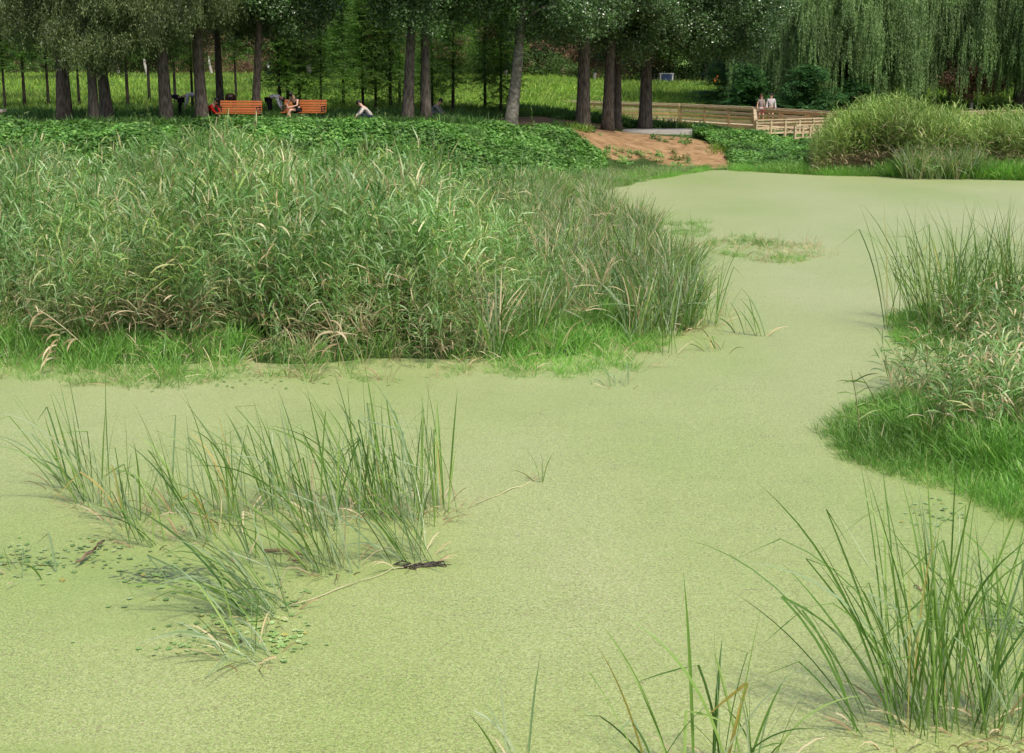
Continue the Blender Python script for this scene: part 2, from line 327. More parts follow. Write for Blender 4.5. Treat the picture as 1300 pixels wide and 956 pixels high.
def sheet(name, xs, ys, zf, mat):
    X, Y = np.meshgrid(xs, ys); Z = zf(X, Y); n, k = len(ys), len(xs)
    me = bpy.data.meshes.new(name); co = np.stack([X, Y, Z], -1).reshape(-1, 3)
    i = np.arange((n-1)*(k-1)); r_, c_ = i//(k-1), i % (k-1); a = r_*k + c_
    fs = np.stack([a, a+1, a+k+1, a+k], -1)
    me.vertices.add(len(co)); me.vertices.foreach_set('co', co.ravel())
    me.loops.add(fs.size); me.loops.foreach_set('vertex_index', fs.ravel())
    me.polygons.add(len(fs)); me.polygons.foreach_set('loop_start', np.arange(len(fs))*4)
    me.polygons.foreach_set('use_smooth', np.ones(len(fs), bool)); me.update(); me.validate(); me.materials.append(mat)
    o = bpy.data.objects.new(name, me); COL.objects.link(o); o['kind'] = 'structure'
    return o, X.ravel(), Y.ravel()
gnd, gx, gy = sheet('ground', axis(-26, 30, .4, -900, 900), axis(16, 76, .4, -60, 1500), H, ground_mat())
DIRT = np.array([tuple(P(a, d)[:2]) for a, d in ((700,64.0),(745,66.5),(800,67),(880,66),(915,64.5),(928,60.2),(880,59.3),(850,60.3),(815,61.5),(780,59.9),(745,60.6),(712,62.4))])
SAND = np.array([tuple(P(a, d)[:2]) for a, d in ((585,60),(640,59.5),(690,61),(735,65.5),(790,69.5),(775,73),(700,71),(655,68),(610,62.5))])
BARE = np.array([tuple(P(a, d)[:2]) for a, d in ((-120,55.5),(60,55.6),(170,56),(330,56.3),(420,57),(420,58.5),(200,58.5),(-120,58))])
soil = np.maximum(1-sstep((sdf(DIRT, gx, gy)+.1)/.5), 1-sstep((sdf(SAND, gx, gy)+.3)/.8)); soil = np.maximum(soil, .62*(1-sstep((sdf(BARE, gx, gy)+.3)/1.)))
at = gnd.data.attributes.new('soil', 'FLOAT', 'POINT'); at.data.foreach_set('value', soil)
at = gnd.data.attributes.new('meadow', 'FLOAT', 'POINT'); at.data.foreach_set('value', sstep((gy-66)/10))
wat, wx, wy = sheet('water', axis(-12, 14, .12, -400, 400, 1.3), axis(6, 24, .12, -60, 62, 1.2), lambda x, y: x*0, water_mat())
# torn spots in the cover near the foreground cattails
ow = np.zeros(len(wx))
for a, b_, rx, ry, s in ((215,730,1.0,.55,1.),(110,712,.9,.3,.8),(250,770,1.0,.5,.65),(30,715,.7,.35,.8),(320,820,.6,.3,.7),(400,728,.8,.22,.85),(525,718,.4,.12,1.),(170,795,.7,.2,.55),(440,690,.9,.5,.35),(1200,650,.9,.4,.45),(1290,790,.9,.5,.9),(1240,860,.6,.25,.7),(60,955,.6,.12,.8),(720,455,1.2,.2,.3),(280,478,2.5,.5,.6),(340,700,1.6,.5,.55),(870,430,.8,.5,.35),(60,478,2.,.3,.45),(960,325,2.,.5,.25)):
    c = G(a, b_); ow = np.maximum(ow, s*np.exp(-(((wx-c.x)/rx)**2 + ((wy-c.y)/ry)**2)))
at = wat.data.attributes.new('open_water', 'FLOAT', 'POINT'); at.data.foreach_set('value', ow)

# ------------------------------------------------------------------ scattering of one-mass vegetation
def protos(name, meshes):
    c = bpy.data.collections.new(name)
    for i, me in enumerate(meshes):
        o = bpy.data.objects.new('%s_%02d' % (name, i), me); c.objects.link(o)
    return c
def gn_group(coll):
    g = bpy.data.node_groups.new('scatter_' + coll.name, 'GeometryNodeTree')
    g.interface.new_socket('Geometry', in_out='INPUT', socket_type='NodeSocketGeometry'); g.interface.new_socket('Geometry', in_out='OUTPUT', socket_type='NodeSocketGeometry')
    N, L = g.nodes, g.links; i = N.new('NodeGroupInput'); o = N.new('NodeGroupOutput')
    ci = N.new('GeometryNodeCollectionInfo'); ci.inputs['Collection'].default_value = coll; ci.inputs['Separate Children'].default_value = True; ci.inputs['Reset Children'].default_value = True
    ip = N.new('GeometryNodeInstanceOnPoints'); ip.inputs['Pick Instance'].default_value = True
    def na(n, t): a = N.new('GeometryNodeInputNamedAttribute'); a.data_type = t; a.inputs['Name'].default_value = n; return a.outputs['Attribute']
    e = N.new('FunctionNodeEulerToRotation'); L.new(na('rot', 'FLOAT_VECTOR'), e.inputs[0])
    L.new(i.outputs[0], ip.inputs['Points']); L.new(ci.outputs[0], ip.inputs['Instance']); L.new(na('idx', 'INT'), ip.inputs['Instance Index'])
    L.new(e.outputs[0], ip.inputs['Rotation']); L.new(na('scl', 'FLOAT_VECTOR'), ip.inputs['Scale']); L.new(ip.outputs[0], o.inputs[0])
    return g
_gg = {}
def scatter(name, coll, pts, rot, scl, parent=None):
    pts = np.asarray(pts, float); n = len(pts)
    me = bpy.data.meshes.new(name); me.vertices.add(n); me.vertices.foreach_set('co', pts.ravel())
    rot = np.asarray(rot, float); scl = np.asarray(scl, float)
    if scl.ndim == 1: scl = np.repeat(scl[:, None], 3, 1)
    a = me.attributes.new('rot', 'FLOAT_VECTOR', 'POINT'); a.data.foreach_set('vector', rot.ravel())
    a = me.attributes.new('scl', 'FLOAT_VECTOR', 'POINT'); a.data.foreach_set('vector', scl.ravel())
    a = me.attributes.new('idx', 'INT', 'POINT'); a.data.foreach_set('value', rng.integers(0, len(coll.objects), n).astype(np.int32))
    o = bpy.data.objects.new(name, me); COL.objects.link(o)
    if coll.name not in _gg: _gg[coll.name] = gn_group(coll)
    md = o.modifiers.new('scatter', 'NODES'); md.node_group = _gg[coll.name]
    if parent: o.parent = parent
    o['kind'] = 'stuff'
    return o
def rots(n, tilt=.15, lean=(0, 0)):
    return np.stack([rng.normal(lean[0], tilt, n), rng.normal(lean[1], tilt, n), rng.uniform(0, 6.283, n)], 1)
def inpoly(pl, n, margin=0.0):
    lo, hi = pl.min(0), pl.max(0); out = []
    while len(out) < n:
        q = rng.uniform(lo, hi, (n*2, 2)); q = q[sdf(pl, q[:, 0], q[:, 1]) < -margin]; out += list(q)
    return np.array(out[:n])
ru = rnd.uniform
def rdir(up=0.0, s=1.0): return Vector((rnd.gauss(0, s), rnd.gauss(0, s), rnd.gauss(0, s) + up)).normalized()

def reed_proto(seed, h=2.2, dead=.15, mat='reed', n=20, ws=1.0):
    rnd.seed(seed); m = MB(); lean = Vector((ru(-.10,.04), ru(-.07,.07), 0)); pts = []
    for i in range(6): t = i/5; pts.append(Vector((0,0,-.1)) + Vector((0,0,h*t)) + lean*h*t*t*1.3)
    m.tube(pts, [.0055, .005, .005, .004, .003, .0015], 3, m=1, cap=False)
    a0 = ru(0, 6.28)
    for k in range(n):
        t = .18 + .8*(k+ru(-.3,.3))/n; p = Vector((0,0,-.1+h*t)) + lean*h*t*t*1.3
        a = a0 + math.pi*k + ru(-.7,.7); L = ru(.30,.58)*(1 if t < .85 else .8)*ws
        el = ru(.25, 1.15)+ (.3 if t > .8 else 0)
        d = Vector((math.cos(a)*math.cos(el) - .18, math.sin(a)*math.cos(el), math.sin(el)))
        face = d.cross(Vector((ru(-.5,.5), ru(-.5,.5), 1)))
        isd = rnd.random() < (dead*3.2 if t < .42 else dead*.35)
        m.ribbon(p, d, L, ru(.017,.031), 5, ru(.14,.5), face=face, m=2 if isd else 0)
    return m.mesh('reed_plant', [M[mat], M['reed_stem'], M['dead']])
def blade_clump(name, seed, n, hmin, hmax, wd, spread, mats, weights, rad=.12, nseg=6, droop=(.02,.12), kinkp=.15, lean=0):
    rnd.seed(seed); m = MB()
    for k in range(n):
        a = ru(0, 6.28); r_ = rad*math.sqrt(rnd.random()); p = (r_*math.cos(a), r_*math.sin(a), -.05)
        d = Vector((math.cos(a)*spread*rnd.random() + lean, math.sin(a)*spread*rnd.random(), 1))
        L = ru(hmin, hmax); kw = {}
        if rnd.random() < kinkp:
            b_ = ru(0, 6.28); kw = dict(kink=rnd.choice((.5, .667, .833)), kdir=(math.cos(b_)*.9, math.sin(b_)*.9, ru(-.5,.2)))
        m.ribbon(p, d, L, wd*ru(.7,1.2), nseg, ru(*droop), toward=(math.cos(a)*.6, math.sin(a)*.6, .4), m=rnd.choices(range(len(mats)), weights)[0], **kw)
    return m.mesh(name, mats)
REED = protos('reed_plants', [reed_proto(100+i, ru(1.9,2.5)) for i in range(9)])
RREED = protos('short_reed_plants', [reed_proto(170+i, ru(1.0,1.5), .2, 'reed', 13, .85) for i in range(6)])
YREED = protos('yellow_reed_plants', [reed_proto(150+i, ru(1.9,2.5), .3, 'reed_yellow') for i in range(6)])
TYPHA = protos('cattail_tufts', [blade_clump('cattail_tuft', 200+i, 13, .9, 1.95, .022, .5, [M['typha'], M['typha_pale'], M['dead'], M['reed']], [7,4,1.4,3], droop=(.03,.26), kinkp=.35) for i in range(6)])
GRASS = protos('grass_tufts', [blade_clump('grass_tuft', 300+i, 22, .22, .5, .010, .9, [M['grass'], M['reed']], [9,1], rad=.14, nseg=4, droop=(.1,.35), kinkp=0) for i in range(5)])
DEADG = protos('dead_tufts', [blade_clump('dead_tuft', 350+i, 14, .3, .8, .012, 1.3, [M['dead'], M['typha_pale']], [8,1], rad=.15, nseg=5, droop=(.2,.6), kinkp=.4) for i in range(4)])
MEAD = protos('meadow_tufts', [blade_clump('meadow_tuft', 400+i, 20, .25, .6, .035, .9, [M['meadow']], [1], rad=.35, nseg=3, droop=(.1,.4), kinkp=0) for i in range(5)])
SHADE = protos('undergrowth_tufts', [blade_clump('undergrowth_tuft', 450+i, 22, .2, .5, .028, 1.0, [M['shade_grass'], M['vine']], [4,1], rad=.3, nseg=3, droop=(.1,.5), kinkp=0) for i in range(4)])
def vine_proto(seed):
    rnd.seed(seed); m = MB()
    for k in range(34):
        d = rdir(.5); d.z = abs(d.z); r_ = ru(.12,.34); p = Vector((d.x*r_, d.y*r_, d.z*r_*.9))
        nrm = (Vector((d.x*.6, d.y*.6 - .2, 1)) + rdir(0)*.35).normalized(); t = rdir(-.3); t = (t - nrm*t.dot(nrm)).normalized()
        L = ru(.08,.14); s_ = t.cross(nrm)
        c = p; vs = [c - t*L*.4]                                  # palmate leaf with three lobes
        for ang, q in ((-1.25,.62),(-.75,.34),(-.45,.6),(-.22,.42),(0,.85),(.22,.42),(.45,.6),(.75,.34),(1.25,.62)):
            vs.append(c + (t*math.cos(ang) + s_*math.sin(ang))*L*q + nrm*(-.12*L*abs(math.sin(ang))))
        m.add(vs, [(0,1,2,3),(0,3,4,5),(0,5,6,7),(0,7,8,9)])
    return m.mesh('vine_clump', M['vine'])
VINE = protos('vine_clumps', [vine_proto(500+i) for i in range(6)])

# --- reed bed on the left
q = inpoly(LEFT_BED, 30000, .1)
u = 650 + F*q[:, 0]/(q[:, 1]*.98+1); py = CY + F*np.tan(np.arctan(CAMH/q[:, 1]) - TILT)
dfront = -sdf(LEFT_BED, q[:, 0], q[:, 1])
vis = (u > -110) & (u < 960); q, u, py, dfront = q[vis], u[vis], py[vis], dfront[vis]
front_gap = np.where(u < 330, 2.3 - .9*np.abs(np.sin(u*.02)), .8); front_gap = np.where((u > 640) & (u < 800), 2.1, front_gap); front_gap = np.where((u > 800) | ((u > 745) & (py < 300)), .1, front_gap)
nz_ = vn(q[:, 0], q[:, 1], .9); nz3 = vn(q[:, 0]+31, q[:, 1]-9, 2.2)
isty = (u + 90*nz_ > 640) & (py > 225)
keep = (dfront > front_gap + .5*nz_) & (q[:, 1] < np.where(isty, 47., np.interp(u, [0,170,240,340,400,560,700], [40.3,41,45.2,44.5,39.5,36.5,34])) - .9*nz_) & (rng.random(len(u)) < np.clip(.72 + .4*nz3, .15, 1))
k1 = keep & ~isty; n = k1.sum()
hs = np.clip(.90 + .2*vn(q[k1, 0]+5, q[k1, 1], .6) + .12*nz_[k1] + .12*nz3[k1] + rng.normal(0, .1, n), .45, 1.25)*np.where(u[k1] > 560, .80, 1.)*np.clip(.55 + (dfront[k1] - front_gap[k1])*.25, .55, 1)
qq = q[k1]; yel = rng.random(n) < np.clip(.04 + .3*vn(qq[:, 0]-12, qq[:, 1]+40, .55), .02, .4)
for sel, coll, lb in ((~yel, REED, 'wide bed of pale green leafy reeds filling the left half of the pond'), (yel, YREED, 'yellowing brown tinged reeds growing in patches through the left reed bed')):
    o = scatter('reed_bed', coll, np.c_[qq[sel], np.maximum(H(qq[sel, 0], qq[sel, 1]), -.03)], rots(sel.sum(), .2, (0, 0)), hs[sel]); tag(o, lb, 'reeds')
k2 = keep & isty & (rng.random(len(u)) < .7); n = k2.sum()
hs = np.interp(q[k2, 1], [30, 40], [1, .78])*np.clip(.80 + .10*nz_[k2] + rng.normal(0, .08, n), .5, 1.05)
o = scatter('cattail_bed', TYPHA, np.c_[q[k2], np.maximum(H(q[k2, 0], q[k2, 1]), -.03)], rots(n, .16), hs)
tag(o, 'dense bed of upright cattail leaves at the right end of the reed bed', 'cattails')
# fresh short grass along the front of the reeds
q = inpoly(LEFT_BED, 26000, -.25); u = 650 + F*q[:, 0]/(q[:, 1]*.98+1); df = -sdf(LEFT_BED, q[:, 0], q[:, 1])
nz_ = vn(q[:, 0], q[:, 1], 1.4)
k = (u > -60) & (u < 870) & (q[:, 1] < 32) & (df < 3.6) & (df > -.25 + .5*nz_); k &= (rng.random(len(u)) < np.where((u < 310) | ((u > 620) & (u < 840)), 1, .22))
n = k.sum(); o = scatter('bank_grass', GRASS, np.c_[q[k], np.maximum(H(q[k, 0], q[k, 1]), -.03)], rots(n, .12), rng.uniform(.5, 1.15, n)*np.clip(.55+df[k]*.4, .5, 1.2))
tag(o, 'short bright green grass fringing the front of the left reed bed', 'grass')
k = (u > -60) & (u < 900) & (q[:, 1] < 36) & (df < 2.2) & (df > -.2) & (rng.random(len(u)) < .05 + .10*(np.abs(u-230) < 90) + .05*(np.abs(u-450) < 170))
n = k.sum(); o = scatter('dead_reeds', DEADG, np.c_[q[k], np.maximum(H(q[k, 0], q[k, 1]), -.03)], rots(n, .3), rng.uniform(.4, 1.1, n))
tag(o, 'tan dead reed leaves collapsed along the waterline of the reed bed', 'dead reeds')
q = inpoly(LEFT_BED, 1300, .8); u = 650 + F*q[:, 0]/(q[:, 1]*.98+1); k = (u > -80) & (u < 880) & (q[:, 1] < 36) & (vn(q[:, 0], q[:, 1]+7, 1.1) > .35); n = k.sum()
o = scatter('dead_reeds', DEADG, np.c_[q[k], rng.uniform(.1, 1.3, n)], rots(n, .6), rng.uniform(.5, 1.1, n)); tag(o, 'straw coloured dead leaves caught up among the standing reeds of the left bed', 'dead reeds')
# --- leafy vines on the bank slope
def band(n, u0, u1, d0, d1):
    uu = rng.uniform(u0, u1, n); t = rng.random(n); dd = d0(uu) + (d1(uu)-d0(uu))*t; x = (uu-CX)/F*(dd*.98+1)
    return uu, x, dd
crest = lambda uu: np.interp(uu, U, YC)
uu, x, y = band(19000, -120, 765, lambda a: np.interp(a, [0,600,700,770], [41.5,44,49,55]), lambda a: crest(a) + 1.0)
nn_ = vn(x, y, 1.3); up = .25 + .34*nn_; ok = (sdf(DIRT, x, y) > .25) & (sdf(SAND, x, y) > -.2) & (sdf(BARE, x, y) > -.2*nn_)
z = H(x, y) + np.clip(up, 0, .6)*np.clip((crest(uu)-.6-y)/2.5, 0, 1)*np.clip((745-uu)/140, .0, 1) - .12*np.clip((y-crest(uu)+1.5)/1.5, 0, 1)
z = np.maximum(z, .02); o = scatter('vine_cover', VINE, np.c_[x, y, z][ok], rots(ok.sum(), .3), (rng.uniform(.6, 1.15, len(x))*np.interp(y-crest(uu), [-2,0], [1,.6]))[ok])
tag(o, 'thick leafy vines covering the bank slope below the tree row', 'vines')
uv, x2, y2 = band(420, -80, 700, lambda a: a*0+42.5, lambda a: crest(a)-1.5); o = scatter('bank_weeds', REED, np.c_[x2, y2, H(x2, y2)], rots(420, .25), rng.uniform(.25, .5, 420)); tag(o, 'tall grassy weeds poking up through the vines on the bank', 'weeds')
uu, x, y = band(3800, 884, 1050, lambda a: 60.2 + .8*np.sin(a*.05), lambda a: np.interp(a, [880,940,1050], [70,72,70]))
nn_ = vn(x, y, 1.3); ok = (sdf(DIRT, x, y) > .2 + .3*nn_)
z = H(x, y) + np.clip(.12+.18*nn_, 0, .4)*np.clip((y-60)/2, .2, 1)
o = scatter('vine_cover', VINE, np.c_[x, y, z][ok], rots(ok.sum(), .3), rng.uniform(.7, 1.2, ok.sum()))
tag(o, 'bright leafy vines between the bare soil and the far grass bank in front of the boardwalk', 'vines')
uu, x, y = band(420, 700, 890, lambda a: a*0+59.5, lambda a: a*0+70)
ok = (vn(x, y, 1.5) > .62) | (np.abs(sdf(DIRT, x, y)) < .15); ok &= ~((np.abs(uu-820) < 62) & (np.abs(y-68) < 1.8))
o = scatter('vine_cover', VINE, np.c_[x, y, H(x, y)+.03][ok], rots(ok.sum(), .3), rng.uniform(.4, .8, ok.sum()))
tag(o, 'scattered low leafy vine patches creeping onto the bare reddish soil', 'vines')
# low shore reeds between the vines and the far water
uu, x, y = band(1700, 560, 880, lambda a: np.interp(a, [560,700,800,880],[40,44.5,52.5,58.6]), lambda a: np.interp(a, [560,700,800,880],[44.5,50.5,58.2,59.6]))
o = scatter('shore_reeds', TYPHA, np.c_[x, y, np.maximum(H(x, y), -.05)], rots(len(x), .2), rng.uniform(.25, .6, len(x))*np.interp(uu, [700, 790], [1, .45])*np.clip(1+.4*vn(x, y, 1.2), .4, 1.4))
tag(o, 'thin low shore reeds between the vine bank and the far pond', 'reeds')
uu, x, y = band(2600, 690, 1330, lambda a: np.interp(a, U, YS) - .5, lambda a: np.interp(a, U, YS) + 1.2)
ok = (uu > 925) | (rng.random(len(uu)) < .12)
o = scatter('far_shore_grass', GRASS, np.c_[x, y, np.maximum(H(x, y), -.03)][ok], rots(ok.sum(), .15), (rng.uniform(.8, 1.5, len(uu))*np.interp(uu, [900,1000], [.4,.9]))[ok])
tag(o, 'green grass edging the far shore of the pond', 'grass')
uu, x, y = band(3600, 560, 900, lambda a: np.interp(a, [560,700,800,900],[41,45.5,53,58.8]), lambda a: np.interp(a, [560,700,800,900],[46,52,58.6,60]))
o = scatter('far_shore_grass', GRASS, np.c_[x, y, np.maximum(H(x, y), -.03)], rots(len(x), .2), rng.uniform(.6, 1.5, len(x))*np.interp(uu, [690, 760], [1.2, .45])*np.clip(1+.4*vn(x, y, 1.2), .4, 1.4))
tag(o, 'mixed green grass along the shore below the vines and the bare soil', 'grass')
# --- far right reed thickets
def thicket(name, label, n, u0, u1, d0, d1, hfun, coll=REED, sc=1.0):
    uu = rng.uniform(u0, u1, n); dd = rng.uniform(d0, d1, n); x = (uu-CX)/F*(dd*.98+1); hh = hfun(uu)*np.clip(1-.0*(dd-d0), .5, 1)
    o = scatter(name, coll, np.c_[x, dd, np.maximum(H(x, dd), -.03)], rots(n, .14), np.clip(hh*(1+rng.normal(0, .09, n)), .2, 2)*sc)
    return tag(o, label, 'reeds')
thicket('reed_thicket', 'tall rounded thicket of yellow green reeds on the far shore beside the boardwalk', 2600, 1030, 1172, 57.0, 62.5, lambda a: np.interp(a, [1030,1060,1100,1130,1172],[.45,.85,1.08,1.12,.98]), YREED)
thicket('reed_thicket', 'long lower thicket of green reeds on the far shore at the right edge', 3800, 1165, 1420, 56, 62, lambda a: np.interp(a, [1165,1200,1240,1420],[.98,.92,.88,.9]) + .07*np.sin(a*.08), YREED)
thicket('far_cattails', 'dark green cattails standing in front of the far right reed thicket', 220, 1150, 1240, 54.9, 56.6, lambda a: a*0+.85, TYPHA)
uu, x, y = band(1600, 1130, 1420, lambda a: np.interp(a, U, YS) - .6, lambda a: np.interp(a, U, YS) + 1.5)
o = scatter('far_shore_grass', GRASS, np.c_[x, y, x*0], rots(len(x), .15), rng.uniform(1.2, 2.4, len(x)))
tag(o, 'bright low grass at the foot of the far right reeds', 'grass')
# --- islet of thin grass in the open pond
q = inpoly(ISLET, 420); o = scatter('islet_grass', GRASS, np.c_[q, q[:, 0]*0], rots(420, .2), rng.uniform(.2, .6, 420)*np.where(vn(q[:, 0], q[:, 1], 2) > .1, 1, .35))
tag(o, 'sparse green grass on the small islet in the middle of the far pond', 'grass')
q = inpoly(ISLET, 70, -.3); o = scatter('dead_reeds', DEADG, np.c_[q, q[:, 0]*0], rots(70, .3), rng.uniform(.3, .8, 70))
tag(o, 'tan dead stalks on the small islet in the middle of the far pond', 'dead reeds')
q = np.array([tuple(G(a, b_)[:2]) for a, b_ in zip(rng.uniform(845, 900, 120), rng.uniform(282, 302, 120))])[:70]
o = scatter('islet_grass', GRASS, np.c_[q, q[:, 0]*0], rots(70, .2), rng.uniform(.25, .6, 70))
tag(o, 'low green grass trailing from the cattail bed towards the islet', 'grass')
# --- right bank: grass, reeds
q = inpoly(RIGHT_BED, 15000, -.15); u = 650 + F*q[:, 0]/(q[:, 1]*.98+1); py = CY + F*np.tan(np.arctan(CAMH/q[:, 1]) - TILT); df = -sdf(RIGHT_BED, q[:, 0], q[:, 1]); vis = u < 1420
k = vis & (py > 385) & ((py > 505) | (df < 1.3)); n = k.sum()
o = scatter('bank_grass', GRASS, np.c_[q[k], np.maximum(H(q[k, 0], q[k, 1]), -.03)], rots(n, .12), rng.uniform(.6, 1.2, n)*np.clip(.6+df[k]*.45, .5, 1.15))
tag(o, 'short bright green grass spilling over the water at the right edge', 'grass')
q = inpoly(RIGHT_BED, 2700, .4); u = 650 + F*q[:, 0]/(q[:, 1]*.98+1); py = CY + F*np.tan(np.arctan(CAMH/q[:, 1]) - TILT)
k = (u + (py-420)*.12 > 1192) & (u < 1450) & (py < 578) & (py > 405); n = k.sum()
o = scatter('reed_bed', RREED, np.c_[q[k], np.maximum(H(q[k, 0], q[k, 1]), -.03)], rots(n, .25), rng.uniform(.6, 1.0, n))
tag(o, 'drooping leafy reeds with tan leaves at the right edge', 'reeds')
q = np.array([tuple(G(a, b_)[:2]) for a, b_ in zip(rng.uniform(1135, 1225, 60), rng.uniform(468, 535, 60))])
o = scatter('sparse_reeds', RREED, np.c_[q, q[:, 0]*0], rots(60, .3), rng.uniform(.5, .9, 60))
tag(o, 'loose young leafy reeds leaning over the water left of the right reeds', 'reeds')
q = inpoly(RIGHT_BED, 60, .2); o = scatter('dead_reeds', DEADG, np.c_[q, q[:, 0]*0], rots(60, .3), rng.uniform(.4, .9, 60))
tag(o, 'tan dead leaves tangled in the right bank reeds', 'dead reeds')
# --- meadow and undergrowth behind the trees
n = 30000; uu = rng.uniform(-160, 1500, n); dd = 63 + (185-63)*rng.random(n)**1.15; x = (uu-CX)/F*(dd*.98+1)
ok = ~((uu > 930) & (dd < 74)) & (sdf(SAND, x, dd) > .3) & ~((uu > 745) & (uu < 900) & (dd < 71))
ok &= ~((uu < 730) & (dd < 66) & (rng.random(n) < .6))
o = scatter('meadow_grass', MEAD, np.c_[x, dd, H(x, dd)][ok], rots(ok.sum(), .12), (rng.uniform(.7, 1.3, n)*np.interp(dd, [60,180],[.75,1.5]))[ok])
tag(o, 'bright yellow green meadow grass stretching behind the trees', 'grass')
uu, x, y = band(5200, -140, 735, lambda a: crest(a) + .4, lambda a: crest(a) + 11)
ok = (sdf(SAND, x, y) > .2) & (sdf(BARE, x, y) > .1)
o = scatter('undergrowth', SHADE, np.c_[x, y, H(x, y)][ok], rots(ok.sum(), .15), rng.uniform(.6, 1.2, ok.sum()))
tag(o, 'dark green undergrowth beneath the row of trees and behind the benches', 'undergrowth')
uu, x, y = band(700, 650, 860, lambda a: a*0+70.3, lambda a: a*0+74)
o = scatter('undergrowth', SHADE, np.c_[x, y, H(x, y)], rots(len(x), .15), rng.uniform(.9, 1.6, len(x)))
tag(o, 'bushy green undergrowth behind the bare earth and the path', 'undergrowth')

# ------------------------------------------------------------------ trees
def leafball(name, seed, n, L, wd, rad, mat, droop=-.2, flat=1.0):
    rnd.seed(seed); m = MB()
    for k in range(n):
        p = rdir()*rad*rnd.random()**.5; p.z *= flat
        m.leaf(p, rdir(droop), rdir(.9), L*ru(.7,1.2), wd*ru(.8,1.2))
    return m.mesh(name, mat)
POP = protos('poplar_twigs', [leafball('poplar_twig', 600+i, 34, .11, .095, .42, M['poplar']) for i in range(6)])
def hang(name, seed, n, L, wd, ln, mat, sp=.25, strands=5):
    rnd.seed(seed); m = MB()
    for s_ in range(strands):
        p = Vector((ru(-sp,sp), ru(-sp,sp), ru(-.1,.1))); l2 = ln*ru(.5,1); dx, dy = ru(-.12,.12), ru(-.12,.12)
        for k in range(n//strands):
            t = rnd.random(); q_ = p + Vector((dx*t, dy*t, -l2*t))
            m.leaf(q_, rdir(-1.1, .75), rdir(.3), L*ru(.7,1.2), wd)
    return m.mesh(name, mat)
NARROW = protos('hanging_twigs', [hang('hanging_twig', 620+i, 50, .13, .03, .9, M['willow_l']) for i in range(6)])
def spray(name, seed, n, L, wd, mat, ln=.55):
    rnd.seed(seed); m = MB()
    for b_ in range(4):
        a = ru(0,6.28); d = Vector((math.cos(a), math.sin(a), ru(-.35,.15))).normalized()
        for k in range(n//4):
            t = rnd.random()*ln; s_ = d.cross(Vector((0,0,1)))*(1 if k % 2 else -1)
            m.leaf(d*t + Vector((0,0,-.12*t*t)), s_ + d*.7 + Vector((0,0,ru(-.5,.1))), Vector((0,0,1))+rdir()*.3, L*ru(.7,1.1)*(1-.4*t/ln), wd)
    return m.mesh(name, mat)
FEATH = protos('feathery_sprays', [spray('feathery_spray', 640+i, 48, .16, .032, M['young']) for i in range(5)])
CED = protos('cedar_sprays', [spray('cedar_spray', 660+i, 60, .16, .05, M['cedar'], .7) for i in range(4)])
FAR = protos('far_twigs', [leafball('far_twig', 680+i, 46, .20, .15, .75, M['far']) for i in range(5)])
BRI = protos('bright_twigs', [leafball('bright_twig', 690+i, 44, .15, .11, .6, M['bright']) for i in range(5)])
PLUM = protos('plum_twigs', [leafball('plum_twig', 700+i, 44, .15, .10, .65, M['plum']) for i in range(5)])
def strand_proto(seed, ln):
    rnd.seed(seed); m = MB()
    for s_ in range(5):
        p = Vector((ru(-.16,.16), ru(-.16,.16), ru(-.2,.1))); l2 = ln*ru(.55,1); dx = ru(-.2,.2); dy = ru(-.2,.2)
        for k in range(int(l2*26)):
            t = rnd.random(); q_ = p + Vector((dx*t*t, dy*t*t, -l2*t))
            m.leaf(q_, rdir(-1.6, .6), rdir(.2), ru(.13,.22), .035)
    return m.mesh('willow_strand', M['weep'])
WEEP = protos('willow_strands', [strand_proto(720+i, (1.6, 2.2, 2.8, 3.4, 2.)[i % 5]) for i in range(8)])

def trunk_pts(h, lean=(0, 0), bow=(0, 0), n=10, base=-.3):
    return [Vector((lean[0]*t*h + bow[0]*math.sin(t*3.1), lean[1]*t*h + bow[1]*math.sin(t*3.1), base + (h-base)*t)) for t in [i/(n-1) for i in range(n)]]
def lobes(c, r, nl, per, seed, zlo=None, lobe_r=.34):
    g = np.random.default_rng(seed); out = []
    for i in range(nl):
        v = g.normal(0, 1, 3); v /= np.linalg.norm(v); v *= g.random()**.4; lc = c + v*r
        k = int(per*g.uniform(.6, 1.4)); w_ = g.normal(0, 1, (k, 3)); w_ /= np.linalg.norm(w_, axis=1)[:, None]; w_ *= (g.random(k)**.45)[:, None]
        out.append(lc + w_*np.mean(r)*lobe_r*g.uniform(.7, 1.3)*np.array([1, 1, .7]))
    p = np.concatenate(out)
    if zlo is not None: p = p[p[:, 2] > zlo + g.normal(0, .35, len(p))]
    return p
